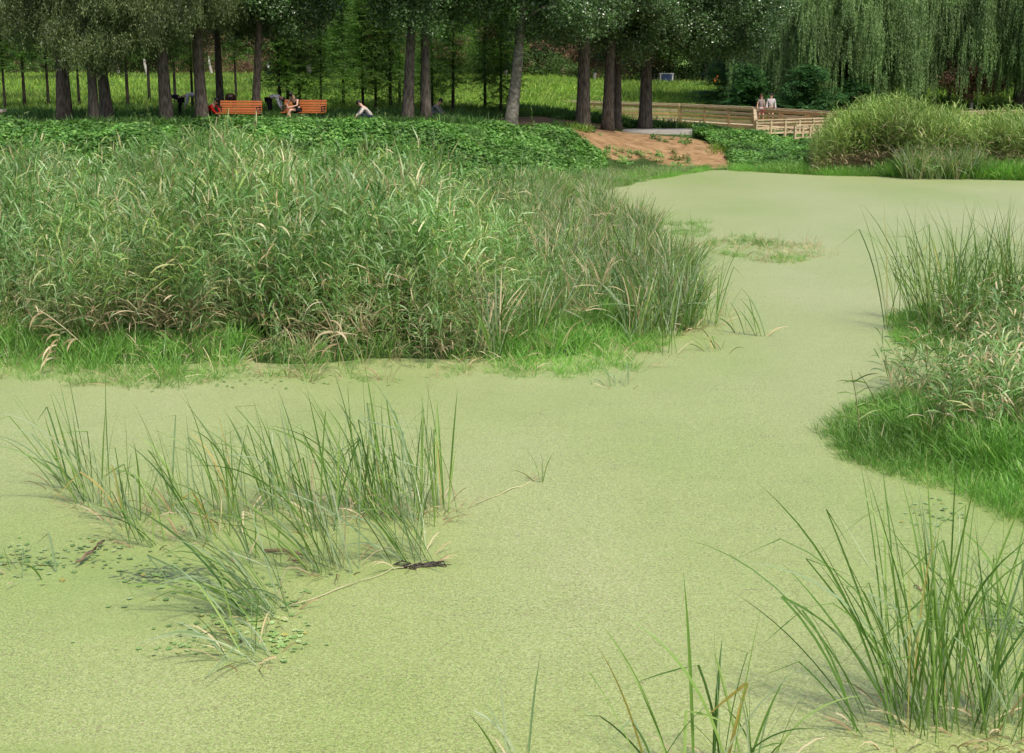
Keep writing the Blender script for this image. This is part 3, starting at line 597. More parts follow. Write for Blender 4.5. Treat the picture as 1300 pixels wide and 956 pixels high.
def big_tree(px, D, r0, h, lean, bow, kind, label, crown, seed, cat='tree', group='tall trees in the row along the bank', bark='bark', split=False, dz=0):
    rnd.seed(seed); g = ground(px, D); root = empty('poplar_tree' if kind is POP else 'willow_tree', g)
    tag(root, label, cat, group)
    pts = trunk_pts(h, lean, bow, 14); rad = [r0*(1 + .38*math.exp(-i*1.1))*(1-.62*i/13) for i in range(14)]
    m = MB(); m.tube(pts, rad, 14, wob=.05)
    if split: m.tube([p + Vector((.2, -.04, 0)) for p in pts[:5]], [r0*.85, r0*.6, r0*.45, r0*.3, r0*.12], 10, wob=.06)
    m.build('trunk', M[bark], root, smooth=True)
    top, cc, rr = pts[-1], np.array(crown[0]), np.array(crown[1])
    for k in range(9):
        t = .42 + .055*k; i = t*13; p = pts[int(i)].lerp(pts[min(13, int(i)+1)], i-int(i)); a = k*2.4 + ru(-.4,.4)
        e = Vector((math.cos(a)*rr[0]*.75, math.sin(a)*rr[1]*.75, ru(.8,2.2)))
        mp = p + e*.5 + Vector((0,0,.25)); mm = MB(); mm.tube([p, p.lerp(mp,.5)+Vector((0,0,.1)), mp, p+e], [r0*.3, r0*.24, r0*.16, .02], 6)
        mm.build('limb', M[bark], root, smooth=True)
    pt = lobes(cc, rr, crown[2], crown[3], seed, crown[4])
    n = len(pt); scatter('crown', kind, pt, rots(n, .35 if kind is POP else .12), rng.uniform(.7, 1.15, n), root)
    return root
# (column, distance, radius, height, lean, bow, leaves, label, crown centre, crown radii, lobes, points per lobe, lowest leaf)
def cr(dx, zc, rx, ry, rz, nl, per, zlo): return ((dx, 0, zc), (rx, ry, rz), nl, per, zlo)
big_tree(82, 57.5, .27, 10, (.012,0), (0,0), NARROW, 'thick trunk with a dark split at its foot, leftmost of the row', cr(-.5, 6.0, 3.2, 3, 3.2, 34, 60, 2.3), 21, split=True)
big_tree(121, 55.6, .20, 9.5, (-.005,0), (0,0), NARROW, 'trunk with hanging leaves reaching down it, beside the wide leaning foot', cr(.2, 5.4, 2.2, 2.2, 3.2, 26, 55, 1.4), 22)
big_tree(139, 57, .24, 10, (-.075,0), (0,0), NARROW, 'wide footed trunk leaning left behind the leafy trunk', cr(.2, 6.0, 3.2, 3, 3.2, 30, 60, 2.3), 23)
big_tree(213, 56, .25, 10, (-.028,0), (0,0), NARROW, 'pale footed trunk just left of the bending dark dressed person', cr(0, 6.2, 3.2, 3, 3.0, 34, 60, 2.6), 24)
big_tree(258, 56.8, .24, 10, (-.03,0), (0,0), NARROW, 'dark trunk just left of the left orange bench', cr(0, 6.2, 3.2, 3, 3.0, 32, 60, 2.7), 25)
big_tree(281, 61, .17, 9, (-.01,0), (0,0), NARROW, 'slender trunk rising behind the left end of the left orange bench', cr(0, 6.3, 2.8, 3, 3.0, 26, 55, 2.9), 26)
big_tree(324, 58.5, .17, 9.5, (.075,0), (0,0), POP, 'slender trunk leaning right between the two orange benches', cr(.5, 6.6, 3.4, 3, 3.0, 34, 60, 2.9), 27)
big_tree(517, 57.8, .23, 10.5, (.055,0), (0,0), POP, 'left trunk of the close pair in the middle of the row', cr(.2, 7, 3.8, 3.2, 3.2, 44, 60, 3.3), 28)
big_tree(541, 58.6, .21, 10.5, (0,0), (0,0), POP, 'right straight trunk of the close pair in the middle of the row', cr(.6, 7, 3.8, 3.2, 3.2, 44, 60, 3.2), 29)
big_tree(647, 59.5, .25, 10.5, (.045,0), (.28,0), POP, 'pale curved trunk standing at the left end of the bare sandy ground', cr(.3, 6.8, 3.8, 3.2, 3.2, 46, 60, 3.1), 30, bark='bark_pale')
big_tree(740, 64.5, .31, 11.5, (.006,0), (0,0), POP, 'thick dark straight trunk at the top of the bare reddish slope', cr(.2, 7.0, 3.9, 3.4, 3.4, 50, 60, 3.3), 31)
big_tree(771, 66.5, .27, 11.5, (.025,0), (0,0), POP, 'trunk right of the thickest dark trunk, front of an overlapping pair', cr(.2, 6.8, 3.6, 3.4, 3.3, 44, 60, 3.0), 32)
big_tree(783, 69, .22, 11, (0,0), (0,0), POP, 'thinner trunk half hidden at the back of the overlapping pair', cr(.2, 6.9, 3.5, 3.2, 3.3, 36, 60, 3.1), 33)
big_tree(819, 70, .31, 12, (.004,0), (0,0), POP, 'rightmost thick dark trunk of the row, above the concrete path', cr(1.8, 6.6, 5.2, 4, 3.6, 80, 62, 2.7), 34)
big_tree(968, 106, .3, 13, (.0,0), (0,0), POP, 'tall dark poplar beyond the boardwalk above the two walkers', cr(-2.2, 9.2, 5.4, 4.4, 4.6, 70, 60, 5.2), 35, group='tall trees beyond the boardwalk')

# young feathery trees
def young_tree(seed, h, low, rad):
    rnd.seed(seed); root = empty('young_conifer_tree', (0,0,0)); m = MB(); pts = trunk_pts(h, (ru(-.01,.01), 0), (ru(-.05,.05), 0), 8); m.tube(pts, [.085*(1-.85*i/7) for i in range(8)], 7); m.build('trunk', M['bark_dark'], root, smooth=True)
    g = np.random.default_rng(seed); P_ = []
    nb = 62
    for k in range(nb):
        z = low + (h-low)*k/nb; a = k*2.4; L = rad*(1-(z-low)/(h-low)*.75)*g.uniform(.55, 1.25)
        for t in np.linspace(.15, 1, 7): P_.append((math.cos(a)*L*t, math.sin(a)*L*t, z + .12*t - .35*t*t + g.normal(0, .05)))
    P_ = np.array(P_); n = len(P_); scatter('crown', FEATH, P_, rots(n, .25), rng.uniform(.7, 1.1, n), root)
    return root
ytypes = [young_tree(804, 6.4, 2.4, 1.1), young_tree(801, 5.6, 1.1, 1.35), young_tree(802, 5.2, .4, 1.5), young_tree(803, 6.2, 1.5, 1.15)]
ykids = [children(o) for o in ytypes]; used = [False]*4
YT = [(7, 66, 0, 'young feathery tree at the left edge of the photo'), (32, 67, 0, 'young feathery tree with bare straight stem, second from the left edge'), (62, 68, 1, 'bushy low branched young tree left of the split trunk'),
 (101, 69, 2, 'young tree with thin stem between the split trunk and the leafy trunk'), (163, 66, 2, 'young tree with thin stem right of the wide leaning foot'), (223, 70, 2, 'thin young tree directly behind the bending dark dressed person'), (245, 66, 2, 'thin young tree in front of the white shirted bending person'),
 (356, 66, 0, 'young tree left of the seated woman, above the bending person'), (366, 68, 2, 'thin young tree just left of the seated woman'), (381, 67, 1, 'dark bushy young tree directly behind the seated woman'), (408, 66, 0, 'young tree rising behind the right end of the right orange bench'),
 (436, 71, 1, 'bushy young tree midway between the right bench and the crouching man'), (461, 67, 0, 'young tree directly behind the crouching man'), (477, 67, 2, 'bare stemmed thin young tree right of the crouching man'), (496, 67, 1, 'low bushy young tree left of the middle pair of trunks'),
 (508, 70, 2, 'thin young tree touching the left trunk of the middle pair'), (549, 69, 1, 'bushy young tree right of the middle pair of trunks'), (575, 66.5, 0, 'dark stemmed young tree in the gap between the middle pair and the pale curved trunk'), (616, 68, 2, 'young tree with a browned top left of the pale curved trunk'), (636, 67, 1, 'narrow green young tree next to the pale curved trunk'),
 (-30, 66, 1, 'bushy young tree just beyond the left edge'), (190, 74, 1, 'bushy young tree in the shade left of the pale footed trunk'), (300, 80, 0, 'young tree farther back behind the left orange bench'), (535, 78, 0, 'young tree farther back seen between the middle pair of trunks')]
for i, (px, D, k, lab) in enumerate(YT):
    k = 0 if px < 340 else k+1
    o = ytypes[k] if not used[k] else copy_tree(ytypes[k], ykids[k]); used[k] = True
    o.location = ground(px, D); s_ = .85 + .3*((i*37) % 10)/10; o.scale = (s_, s_, s_); o.rotation_euler = (0, 0, i*1.7)
    tag(o, lab, 'young tree', 'young trees planted behind the benches')
# cedars by the boardwalk
def cedar(px, D, h, rad, label, coll=CED, seed=1, low=.3, sc=1.2):
    g = np.random.default_rng(seed); root = empty('cedar_tree' if coll is CED else 'leafy_shrub', ground(px, D)); m = MB(); m.tube(trunk_pts(h, n=6), [.12, .1, .08, .06, .04, .01], 7); m.build('trunk', M['bark_dark'], root, smooth=True)
    P_ = []
    for k in range(64):
        z = low + (h-low)*(k//5)/12.5; a = g.uniform(0, 6.28); L = rad*(1-((z-low)/(h-low))**1.4*.8)*g.uniform(.6, 1.2)
        for t in np.linspace(.1, 1, 9): P_.append((math.cos(a)*L*t + g.normal(0,.06), math.sin(a)*L*t + g.normal(0,.06), z + .45*t - .35*t*t + g.normal(0, .05)))
    P_ = np.array(P_); n = len(P_); scatter('crown', coll, P_, rots(n, .15), rng.uniform(.8, 1.2, n)*sc, root); tag(root, label, 'tree'); return root
cedar(1027, 90, 3.6, 2.6, 'dark green tree with layered flat branches behind the boardwalk, right of the walkers', seed=5)
cedar(948, 95, 3.4, 2.0, 'lighter green leafy tree behind the boardwalk, left of the walkers', seed=6)
cedar(975, 100, 4.6, 2.4, 'dark layered tree behind and above the two walkers', seed=7)
cedar(925, 108, 4.5, 2.8, 'dark bushy tree at the right end of the open meadow', seed=8)
cedar(1085, 95, 2.6, 2.6, 'low dark bush under the left part of the weeping willow', seed=9)

# weeping willows
def weeping(px, D, h, rad, nb, label, seed, lean=0):
    g = np.random.default_rng(seed); rnd.seed(seed); root = empty('weeping_willow', ground(px, D)); pts = trunk_pts(h*.7, (lean, 0), (.2, 0), 9)
    m = MB(); m.tube(pts, [.45*(1-.6*i/8) for i in range(9)], 12, wob=.05); m.build('trunk', M['bark'], root, smooth=True)
    P_ = []; sc = []
    for k in range(nb):
        a = g.uniform(0, 6.28); rr = rad*g.uniform(.35, 1.0); zt = h*g.uniform(.5, 1.0)*(1 - .28*(rr/rad)); z0 = h*.35
        st = Vector(pts[4]); e = Vector((math.cos(a)*rr, math.sin(a)*rr, 0))
        path = [st.lerp(Vector((e.x, e.y, zt)), t) + Vector((0, 0, (1.6*math.sin(t*2.6))*(1 if t < .8 else .8))) for t in np.linspace(0, 1, 9)]
        path.append(path[-1] + Vector((e.x, e.y, 0)).normalized()*.7 + Vector((0,0,-.8)))
        if k < 16: mm = MB(); mm.tube(path[:8], [.16*(1-.11*i) for i in range(8)], 6); mm.build('limb', M['bark'], root, smooth=True)
        for i in range(4, 10):
            for j in range(5):
                p = path[i] + Vector(g.normal(0, .28, 3)); P_.append(tuple(p)); sc.append(g.uniform(.7, 1.25))
        # secondary curtains that start lower down the bough
        for j in range(10):
            p = path[-1] + Vector((g.normal(0, .45), g.normal(0, .45), -g.uniform(.3, 3.2))); P_.append(tuple(p)); sc.append(g.uniform(.6, 1.1))
    P_ = np.array(P_); sc = np.array(sc); k = P_[:, 2] > 2.4; P_, sc = P_[k], sc[k]; n = len(P_)
    over = P_[:, 2] - 3.4*sc; sc = np.where(over < .6, sc*np.clip((P_[:, 2]-.5)/(3.4*sc+.01), .35, 1), sc)
    scatter('crown', WEEP, P_, np.c_[g.normal(0, .05, n), g.normal(0, .05, n), g.uniform(0, 6.28, n)], sc, root)
    return tag(root, label, 'willow', 'weeping willows beyond the boardwalk')
weeping(1052, 99, 12.5, 6.0, 150, 'weeping willow nearest the walkers, behind the layered cedar', 41)
weeping(1165, 104, 14, 7.0, 170, 'largest weeping willow, behind the tall rounded reed thicket', 42)
weeping(1290, 100, 13, 6.5, 160, 'weeping willow at the right edge, its curtains nearly touching the boardwalk', 43)
weeping(1010, 114, 13, 6.0, 110, 'darker weeping willow farther back behind the two walkers', 44)
weeping(1400, 104, 13, 6.5, 90, 'weeping willow reaching in from beyond the right edge', 45)

# far trees
def far_tree(name, coll, h, r, zc, trunk_r, nl, per, seed, white=False, zlo=1.2, rz=None):
    root = empty(name, (0,0,0)); m = MB(); rnd.seed(seed); m.tube(trunk_pts(h*.75, (ru(-.04,.04), 0), (ru(-.1,.1), 0), 8), [trunk_r*(1-.7*i/7) for i in range(8)], 8, wob=.05)
    m.build('trunk', M['bark'], root, smooth=True)
    if white: m = MB(); m.tube([(0,0,-.2),(0,0,.5),(0,0,1.15)], [trunk_r*1.12]*3, 9); m.build('whitewash_band', M['whitewash'], root, smooth=True)
    pt = lobes(np.array((0, 0, zc)), np.array((r, r, rz or (h-zc)*.9)), nl, per, seed, zlo); n = len(pt)
    scatter('crown', coll, pt, rots(n, .4), rng.uniform(.7, 1.2, n), root); return root
plum = [far_tree('plum_tree', PLUM, 5.2, 2.6, 3.4, .14, 22, 26, 51, True, 1.2), far_tree('plum_tree', PLUM, 6.2, 3.0, 3.9, .16, 24, 28, 52, True, 1.6)]
pk = [children(o) for o in plum]
words = ['left edge', 'left quarter', 'gap left of the pale footed trunk', 'gap behind the left bench', 'right of the leaning slender trunk', 'gap between the right bench and the middle pair', 'middle pair of trunks', 'gap left of the pale curved trunk', 'gap right of the pale curved trunk', 'thick dark trunk', 'overlapping pair of trunks', 'rightmost thick trunk', 'blue and white board', 'right end of the meadow']
spots = []
for i in range(17): spots.append((-60 + i*62 + (i*29) % 23, 134 + (i*17) % 13 + max(0, i-9)*2.2))
plum_labels = ['brown leaved tree at the far left edge of the meadow', 'brown leaved tree behind the second young tree from the left', 'brown leaved tree behind the bushy young tree at left', 'brown leaved tree behind the leafy trunk', 'brown leaved tree with whitewashed trunk left of the pale footed trunk', 'brown leaved tree behind the dark bending person', 'brown leaved tree behind the left orange bench', 'brown leaved tree right of the slender leaning trunk', 'brown leaved tree behind the seated woman', 'brown leaved tree behind the crouching man', 'brown leaved tree behind the middle pair of trunks', 'brown leaved tree in the gap left of the pale curved trunk', 'brown leaved tree right of the pale curved trunk', 'brown leaved tree behind the thickest dark trunk', 'brown leaved tree behind the overlapping pair of trunks', 'brown leaved tree behind the blue and white board', 'brown leaved tree at the right end of the meadow']
for i, (px, D) in enumerate(spots):
    o = plum[i % 2] if i < 2 else copy_tree(plum[i % 2], pk[i % 2]); o.location = ground(px, D); s_ = .85+.35*((i*7) % 10)/10; o.scale = (s_, s_, s_); o.rotation_euler = (0, 0, i*2.1)
    tag(o, plum_labels[i], 'tree', 'brown leaved trees along the back of the meadow')
for px, D, lab in ((1085, 106, 'brown leaved tree glimpsed through the left willow curtains'), (1115, 110, 'brown leaved tree in the dark gap between the two left willows'), (1205, 112, 'reddish brown leaved tree behind the right half of the largest willow'), (1232, 98, 'reddish brown leaved tree in the gap left of the right edge willow'), (948, 118, 'brown leaved tree peeking above the lighter green leafy tree')):
    o = copy_tree(plum[0], pk[0]); o.location = ground(px, D); o.rotation_euler = (0, 0, D); tag(o, lab, 'tree', 'brown leaved trees under the willows')
green = [far_tree('broadleaf_tree', FAR, 12.5, 4.6, 7.0, .25, 34, 34, 61, zlo=2.2), far_tree('broadleaf_tree', BRI, 11.5, 4.2, 6.4, .22, 34, 44, 62, zlo=2.0)]
gk = [children(o) for o in green]
gpl = ['at the left edge', 'behind the split trunk', 'behind the leafy trunk', 'behind the pale footed trunk', 'behind the left bench', 'behind the leaning slender trunk', 'above the right bench', 'above the crouching man', 'behind the middle pair of trunks', 'left of the pale curved trunk', 'behind the pale curved trunk', 'behind the thickest dark trunk', 'behind the overlapping pair of trunks', 'behind the rightmost thick trunk', 'behind the right end of the meadow', 'behind the dark willow', 'behind the left willow', 'behind the largest willow', 'behind the right edge willow', 'beyond the right edge']
for i in range(20):
    k = 1 if i in (6, 7, 9, 10) else 0
    first = (i == 0 or i == 6); o = green[k] if first else copy_tree(green[k], gk[k])
    px = -70 + i*74 + (i*31) % 20; D = (112 if i in (7, 9) else 150) + (i*13) % 12; o.location = ground(px, D); s_ = .9+.3*((i*3) % 7)/7*(1 if i not in (7,9) else .3); o.scale = (s_, s_, s_); o.rotation_euler = (0, 0, i*1.3)
    tag(o, ('bright' if k else 'dark') + ' green broad tree far back, ' + gpl[i], 'tree', 'broad trees behind the meadow')
# wood that closes the view
g_ = np.random.default_rng(77); n = 9000; uu = g_.uniform(-300, 1600, n); dd = g_.uniform(176, 190, n); x = (uu-CX)/F*dd; z = 1 + 17*g_.random(n)**.9 + 2.5*np.sin(x*.35)
o = scatter('distant_wood', FAR, np.c_[x, dd, z], rots(n, .5), g_.uniform(1.2, 2.2, n)); tag(o, 'dark distant wood closing the view behind the meadow trees', 'wood')

g_ = np.random.default_rng(78); n = 3000; uu = g_.uniform(-200, 1000, n); dd = np.interp(uu, [0,650,930], [133,146,153]) + g_.uniform(-1.5, 2.5, n); x = (uu-CX)/F*(dd*.98+1); z = H(x, dd) + .2 + g_.uniform(0, 1, n)*(2.0 + .5*np.sin(x*.6))
isp = vn(x, dd, .25) + g_.normal(0, .5, n) > .1
for sel, coll, lb in ((isp, PLUM, 'brown leaved low bushes closing the back of the meadow'), (~isp, FAR, 'dark green low bushes closing the back of the meadow')):
    o = scatter('far_hedge', coll, np.c_[x, dd, z][sel], rots(sel.sum(), .5), g_.uniform(.6, 1.1, sel.sum())); tag(o, lb, 'bushes')
# pale dead trunk in the meadow
root = empty('dead_trunk', ground(714, 150)); m = MB(); m.tube([(0,0,-.2),(.05,0,.6),(-.05,0,1.2),(-.12,0,1.9)], [.34,.28,.22,.07], 9, wob=.08); m.build('trunk', M['stump'], root, smooth=True)
m = MB(); m.tube([(.1,0,1.0),(.3,0,.8),(.42,0,.35)], [.09,.07,.02], 6); m.build('broken_branch', M['stump'], root, smooth=True); tag(root, 'cream coloured dead tree trunk standing in the far meadow', 'dead trunk')
for px, D, lab in ((150, 133, 'short pale bare trunk far behind the leafy trunk'), (186, 131, 'short whitish bare trunk in the gap left of the pale footed trunk'), (268, 133, 'short whitish bare trunk between the two dark trunks left of the bench')):
    root = empty('dead_trunk', ground(px, D)); m = MB(); m.tube([(0,0,-.2),(.05,0,.6),(-.1,0,1.3),(-.15,0,2.0)], [.17,.15,.12,.05], 8, wob=.06); m.build('trunk', M['whitewash'], root, smooth=True)
    tag(root, lab, 'dead trunk', 'pale bare trunks at the back of the meadow')

# ------------------------------------------------------------------ path
pathpts = [(752, 71.0), (775, 70.3), (800, 70.2), (850, 69.9), (886, 70.0), (884, 68.2), (850, 67.7), (815, 67.2), (785, 67.3), (765, 68.5)]
zt = 1.12; top = [P(a, d, zt) for a, d in pathpts]; m = MB(); k = len(top)
m.add(top + [Vector((p.x, p.y, .6)) for p in top], [tuple(range(k))[::-1]] + [(i, (i+1) % k, (i+1) % k + k, i + k) for i in range(k)])
o = m.build('path', M['concrete']); o['kind'] = 'structure'

# ------------------------------------------------------------------ boardwalk
def railing(A, B, root, zt=1.6, h=.95, bay=1.35, boards=4, mat='rail', cap='rail_pale'):
    A = Vector((A.x, A.y, 0)); B = Vector((B.x, B.y, 0)); L = (B-A).length; n = max(1, round(L/bay)); d = (B-A)/n
    zb = zt - h
    for i in range(n+1):
        p = A + d*i; m = MB(); m.box((0,0,0), (.10, .10, h+.35), math.atan2(d.y, d.x)); o = m.build('post', M[mat], root); o.location = (p.x-root.location.x, p.y-root.location.y, zb + (h-.35)/2 - .025 - root.location.z)
    for i in range(n):
        p = A + d*i; q_ = A + d*(i+1)
        for b_ in range(boards):
            z = zb + .12 + (h-.25)*b_/(boards-1) if boards > 1 else zb
            m = MB(); jl = rnd.uniform(-.008,.008); s_ = d.normalized()*.052
            a_, c_ = (p + s_) + Vector((0,0,z+jl)) - root.location, (q_ - s_) + Vector((0,0,z-jl)) - root.location
            m.beam(a_, c_, .035, .085); m.build('rail_board', M[mat] if b_ % 2 else M[cap], root)
        m = MB(); m.beam(p + Vector((0,0,zt)) - root.location + d.normalized()*.003, q_ + Vector((0,0,zt)) - root.location - d.normalized()*.003, .16, .045); m.build('handrail', M[cap], root)
def deck(poly_, z, root, plank=.16):
    """planks laid across a quad a-b (near edge), d-c (far edge)"""
    a, b, c, d = [Vector((p.x, p.y, 0)) for p in poly_]; n = max(2, int((b-a).length/plank)); m = MB()
    for i in range(n):
        t0 = (i+.04)/n; t1 = (i+.96)/n; qs = [a.lerp(b,t0), a.lerp(b,t1), d.lerp(c,t1), d.lerp(c,t0)]
        vs = [q_ + Vector((0,0,z)) - root.location for q_ in qs] + [q_ + Vector((0,0,z-.04)) - root.location for q_ in qs]
        m.add(vs, [(0,1,2,3),(7,6,5,4),(0,4,5,1),(1,5,6,2),(2,6,7,3),(3,7,4,0)])
    o = m.build('deck_planks', M['rail_pale'], root); o['kind'] = 'stuff'
    for e0, e1 in ((a, b), (d, c)):
        m = MB(); m.beam(e0 + Vector((0,0,z-.16)) - root.location, e1 + Vector((0,0,z-.16)) - root.location, .08, .22); m.build('edge_beam', M['rail'], root)
    for i in range(max(2, int((b-a).length/2.6))+1):
        t = i/max(2, int((b-a).length/2.6))
        for e in (a.lerp(b, t).lerp(d.lerp(c, t), .1), a.lerp(b, t).lerp(d.lerp(c, t), .9)):
            m = MB(); g = h1(e.x, e.y) - .3; m.box((0,0,0), (.16,.16, z-.27-g)); o = m.build('pile', M['rail'], root); o.location = (e.x-root.location.x, e.y-root.location.y, (z-.27+g)/2 - root.location.z)
ZD = .65
near = [P(560, 97.5), P(683, 93), P(863, 86), P(958, 81), P(1100, 73), P(1300, 77), P(1420, 80)]
lab = ['leftmost wooden boardwalk stretch seen between the dark trunks', 'wooden boardwalk stretch with railings from the thick trunks to the meadow', 'wooden boardwalk stretch just left of the two walkers', 'wooden boardwalk stretch on which the two walkers stand', 'wooden boardwalk stretch half hidden behind the far right reeds', 'wooden boardwalk stretch at the right edge behind the reeds']
off = Vector((.25, 2.1, 0))
for i in range(6):
    a, b = near[i], near[i+1]; root = empty('boardwalk', (a.x, a.y, ZD)); tag(root, lab[i], 'boardwalk', 'stretches of the wooden boardwalk')
    deck((a, b, b+off, a+off), ZD, root); bay = 2.4 if i != 3 else 2.2
    e_ = (b-a).normalized()*.06
    railing(a+e_, b-e_, root, bay=bay); railing(a+off+e_, b+off-e_, root, bay=bay)
A = P(959, 68.6); B = P(1100, 72.0); C_ = P(957, 80.6); root = empty('viewing_platform', (A.x, A.y, ZD)); tag(root, 'wooden viewing platform with slatted railing in front of the walkers', 'platform')
deck((A, B, P(1100, 72.7), P(958, 80.6)), ZD-.05, root); railing(A, B, root, zt=1.58, h=1.0, bay=.92, mat='rail_pale'); railing(C_, A + Vector((0,.2,0)), root, zt=1.57, h=.98, bay=2)
A = P(1008, 67.2); B = P(1074, 68.6); root = empty('ramp_railing', (A.x, A.y, .5)); tag(root, 'lower slatted wooden railing of the ramp at the foot of the platform', 'railing'); railing(A, B, root, zt=1.42, h=.95, bay=.42, mat='rail_pale')
m = MB(); m.beam(A + Vector((-.05,.3,.42)) - root.location, B + Vector((0,.3,.42)) - root.location, .9, .12); m.build('ramp_slab', M['concrete'], root)

# far bits: board, stakes, orange hat person handled below
g = ground(846, 148); root = empty('notice_board', g); m = MB()
for sx in (-.62, .62):
    mm = MB(); mm.box((sx, 0, .55), (.14, .14, 1.3)); mm.build('post', M['white_paint'], root)
mm = MB(); mm.box((0, 0, 1.16), (1.5, .12, .1)); mm.build('top_bar', M['white_paint'], root)
mm = MB(); mm.box((0, 0, .72), (1.08, .06, .72)); mm.build('panel', M['blue_panel'], root); tag(root, 'small blue board in a white frame at the back of the meadow', 'board')
for i in range(16):
    px = 822 + i*6.6 + (i*5) % 3; g = ground(px, 141 + (i*7) % 5); m = MB(); m.tube([(0,0,-.2),(ru(-.04,.04),0,.6),(ru(-.06,.06),0,1.15+ru(-.2,.2))], [.045,.04,.02], 5)
    o = m.build('stake', M['bark_dark'], loc=g); tag(o, 'thin dark stake in the far meadow, %s from the left of sixteen' % ['first','second','third','fourth','fifth','sixth','seventh','eighth','ninth','tenth','eleventh','twelfth','thirteenth','fourteenth','fifteenth','sixteenth'][i], 'stake', 'thin stakes in the far meadow')

# ------------------------------------------------------------------ benches
def bench(px, D, rz, label):
    g = ground(px, D); root = empty('park_bench', g, rz); tag(root, label, 'bench', 'orange wooden benches under the trees'); L = 1.72
    for k in range(5): m = MB(); y = .20 + .09*(k/4); m.box((0,0,0), (L, .028, .072)); o = m.build('back_slat', M['bench'], root); o.location = (0, y+.02, .50 + .093*k); o.rotation_euler = (-.22, 0, 0)
    for k in range(4): m = MB(); m.box((0,0,0), (L, .085, .035)); o = m.build('seat_slat', M['bench'], root); o.location = (0, -.22 + .105*k, .435)
    for s_ in (-1, 1):
        x = s_*(L/2-.06); m = MB(); m.box((x, -.2, .2), (.05, .05, .44)); m.box((x, .17, .2), (.05, .05, .44)); m.beam((x,-.27,.405), (x,.22,.405), .045, .025); m.beam((x,.20,.40), (x,.33,.92), .045, .04)
        m.build('leg_frame', M['iron'], root)
        m = MB(); m.beam((x,-.24,.66), (x,.25,.68), .05, .03); m.beam((x,-.22,.42), (x,-.22,.65), .035, .035); m.build('armrest', M['iron'], root)
    return root
b1 = bench(304, 56.3, R(-9), 'empty orange wooden bench on the left, behind the vine bank')
b2 = bench(386, 56.6, R(-9), 'orange wooden bench on the right with a woman seated on it')
g = ground(-14, 57); root = empty('stone_bench', g); m = MB(); m.box((0,0,.42), (1.3, .45, .09)); m.build('seat', M['concrete'], root)
for s_ in (-.45, .45): m = MB(); m.box((s_, 0, .185), (.14, .36, .37)); m.build('leg', M['concrete'], root)
tag(root, 'pale stone bench just showing at the left edge', 'bench')

# ------------------------------------------------------------------ people
def skinned(name, J, E, mat, parent, sub=1):
    ks = list(J); me = bpy.data.meshes.new(name); me.from_pydata([J[k][0] for k in ks], [(ks.index(a), ks.index(b)) for a, b in E], [])
    me.materials.append(mat); o = bpy.data.objects.new(name, me); COL.objects.link(o); o.parent = parent
    md = o.modifiers.new('skin', 'SKIN'); md.use_smooth_shade = True
    sk = me.skin_vertices[0] if me.skin_vertices else None
    if sk is None:
        bpy.context.view_layer.objects.active = o; bpy.ops.mesh.customdata_skin_add(); sk = me.skin_vertices[0]
    for i, k in enumerate(ks):
        r_ = J[k][1]; sk.data[i].radius = r_ if isinstance(r_, tuple) else (r_, r_); sk.data[i].use_root = (i == 0)
    s_ = o.modifiers.new('sub', 'SUBSURF'); s_.levels = sub; s_.render_levels = sub; return o
def ellips(name, c, r, mat, parent, n=10, cut=None):
    m = MB(); vs = []; k = n*2
    for i in range(n+1):
        t = math.pi*i/n
        for j in range(k): a = 2*math.pi*j/k; vs.append((c[0]+r[0]*math.sin(t)*math.cos(a), c[1]+r[1]*math.sin(t)*math.sin(a), c[2]+r[2]*math.cos(t)))
    m.add(vs, [(i*k+j, i*k+(j+1) % k, (i+1)*k+(j+1) % k, (i+1)*k+j) for i in range(n) for j in range(k)]); return m.build(name, mat, parent, smooth=True)
POSE = {  # facing -Y; x is the figure's own left
 'walk': dict(pel=(0,0,.92), sp=(0,0,1.1), ch=(0,-.01,1.28), nk=(0,-.01,1.44), hd=(0,-.03,1.57), shL=(.17,0,1.38), elL=(.23,.04,1.10), wrL=(.25,-.06,.87), shR=(-.17,0,1.38), elR=(-.23,.02,1.10), wrR=(-.24,-.10,.88), hpL=(.09,0,.88), knL=(.10,-.14,.50), anL=(.10,-.10,.09), hpR=(-.09,0,.88), knR=(-.09,.0,.48), anR=(-.09,.22,.13)),
 'sit': dict(pel=(0,.05,.55), sp=(0,.03,.72), ch=(0,-.10,.90), nk=(0,-.2,1.02), hd=(0,-.30,1.10), shL=(.16,-.12,.97), elL=(.22,-.25,.72), wrL=(.02,-.42,.66), shR=(-.16,-.12,.97), elR=(-.28,-.24,.74), wrR=(-.08,-.44,.66), hpL=(.09,0,.52), knL=(.02,-.42,.56), anL=(-.12,-.52,.20), hpR=(-.09,0,.52), knR=(-.04,-.44,.50), anR=(.02,-.42,.09)),
 'bend': dict(pel=(0,.12,.86), sp=(0,-.04,.96), ch=(0,-.24,.98), nk=(0,-.38,.93), hd=(0,-.50,.86), shL=(.17,-.31,.94), elL=(.20,-.36,.66), wrL=(.14,-.44,.42), shR=(-.17,-.31,.94), elR=(-.20,-.36,.66), wrR=(-.12,-.46,.44), hpL=(.09,.12,.82), knL=(.11,.02,.46), anL=(.11,.10,.09), hpR=(-.09,.12,.82), knR=(-.11,.05,.46), anR=(-.11,.16,.09)),
 'squat': dict(pel=(0,.12,.28), sp=(0,.03,.43), ch=(0,-.13,.58), nk=(0,-.24,.69), hd=(0,-.34,.79), shL=(.17,-.19,.64), elL=(.24,-.34,.44), wrL=(.12,-.46,.28), shR=(-.17,-.19,.64), elR=(-.24,-.34,.44), wrR=(-.12,-.48,.28), hpL=(.09,.10,.26), knL=(.17,-.32,.44), anL=(.13,-.06,.09), hpR=(-.09,.10,.26), knR=(-.17,-.32,.44), anR=(-.13,-.06,.09))}
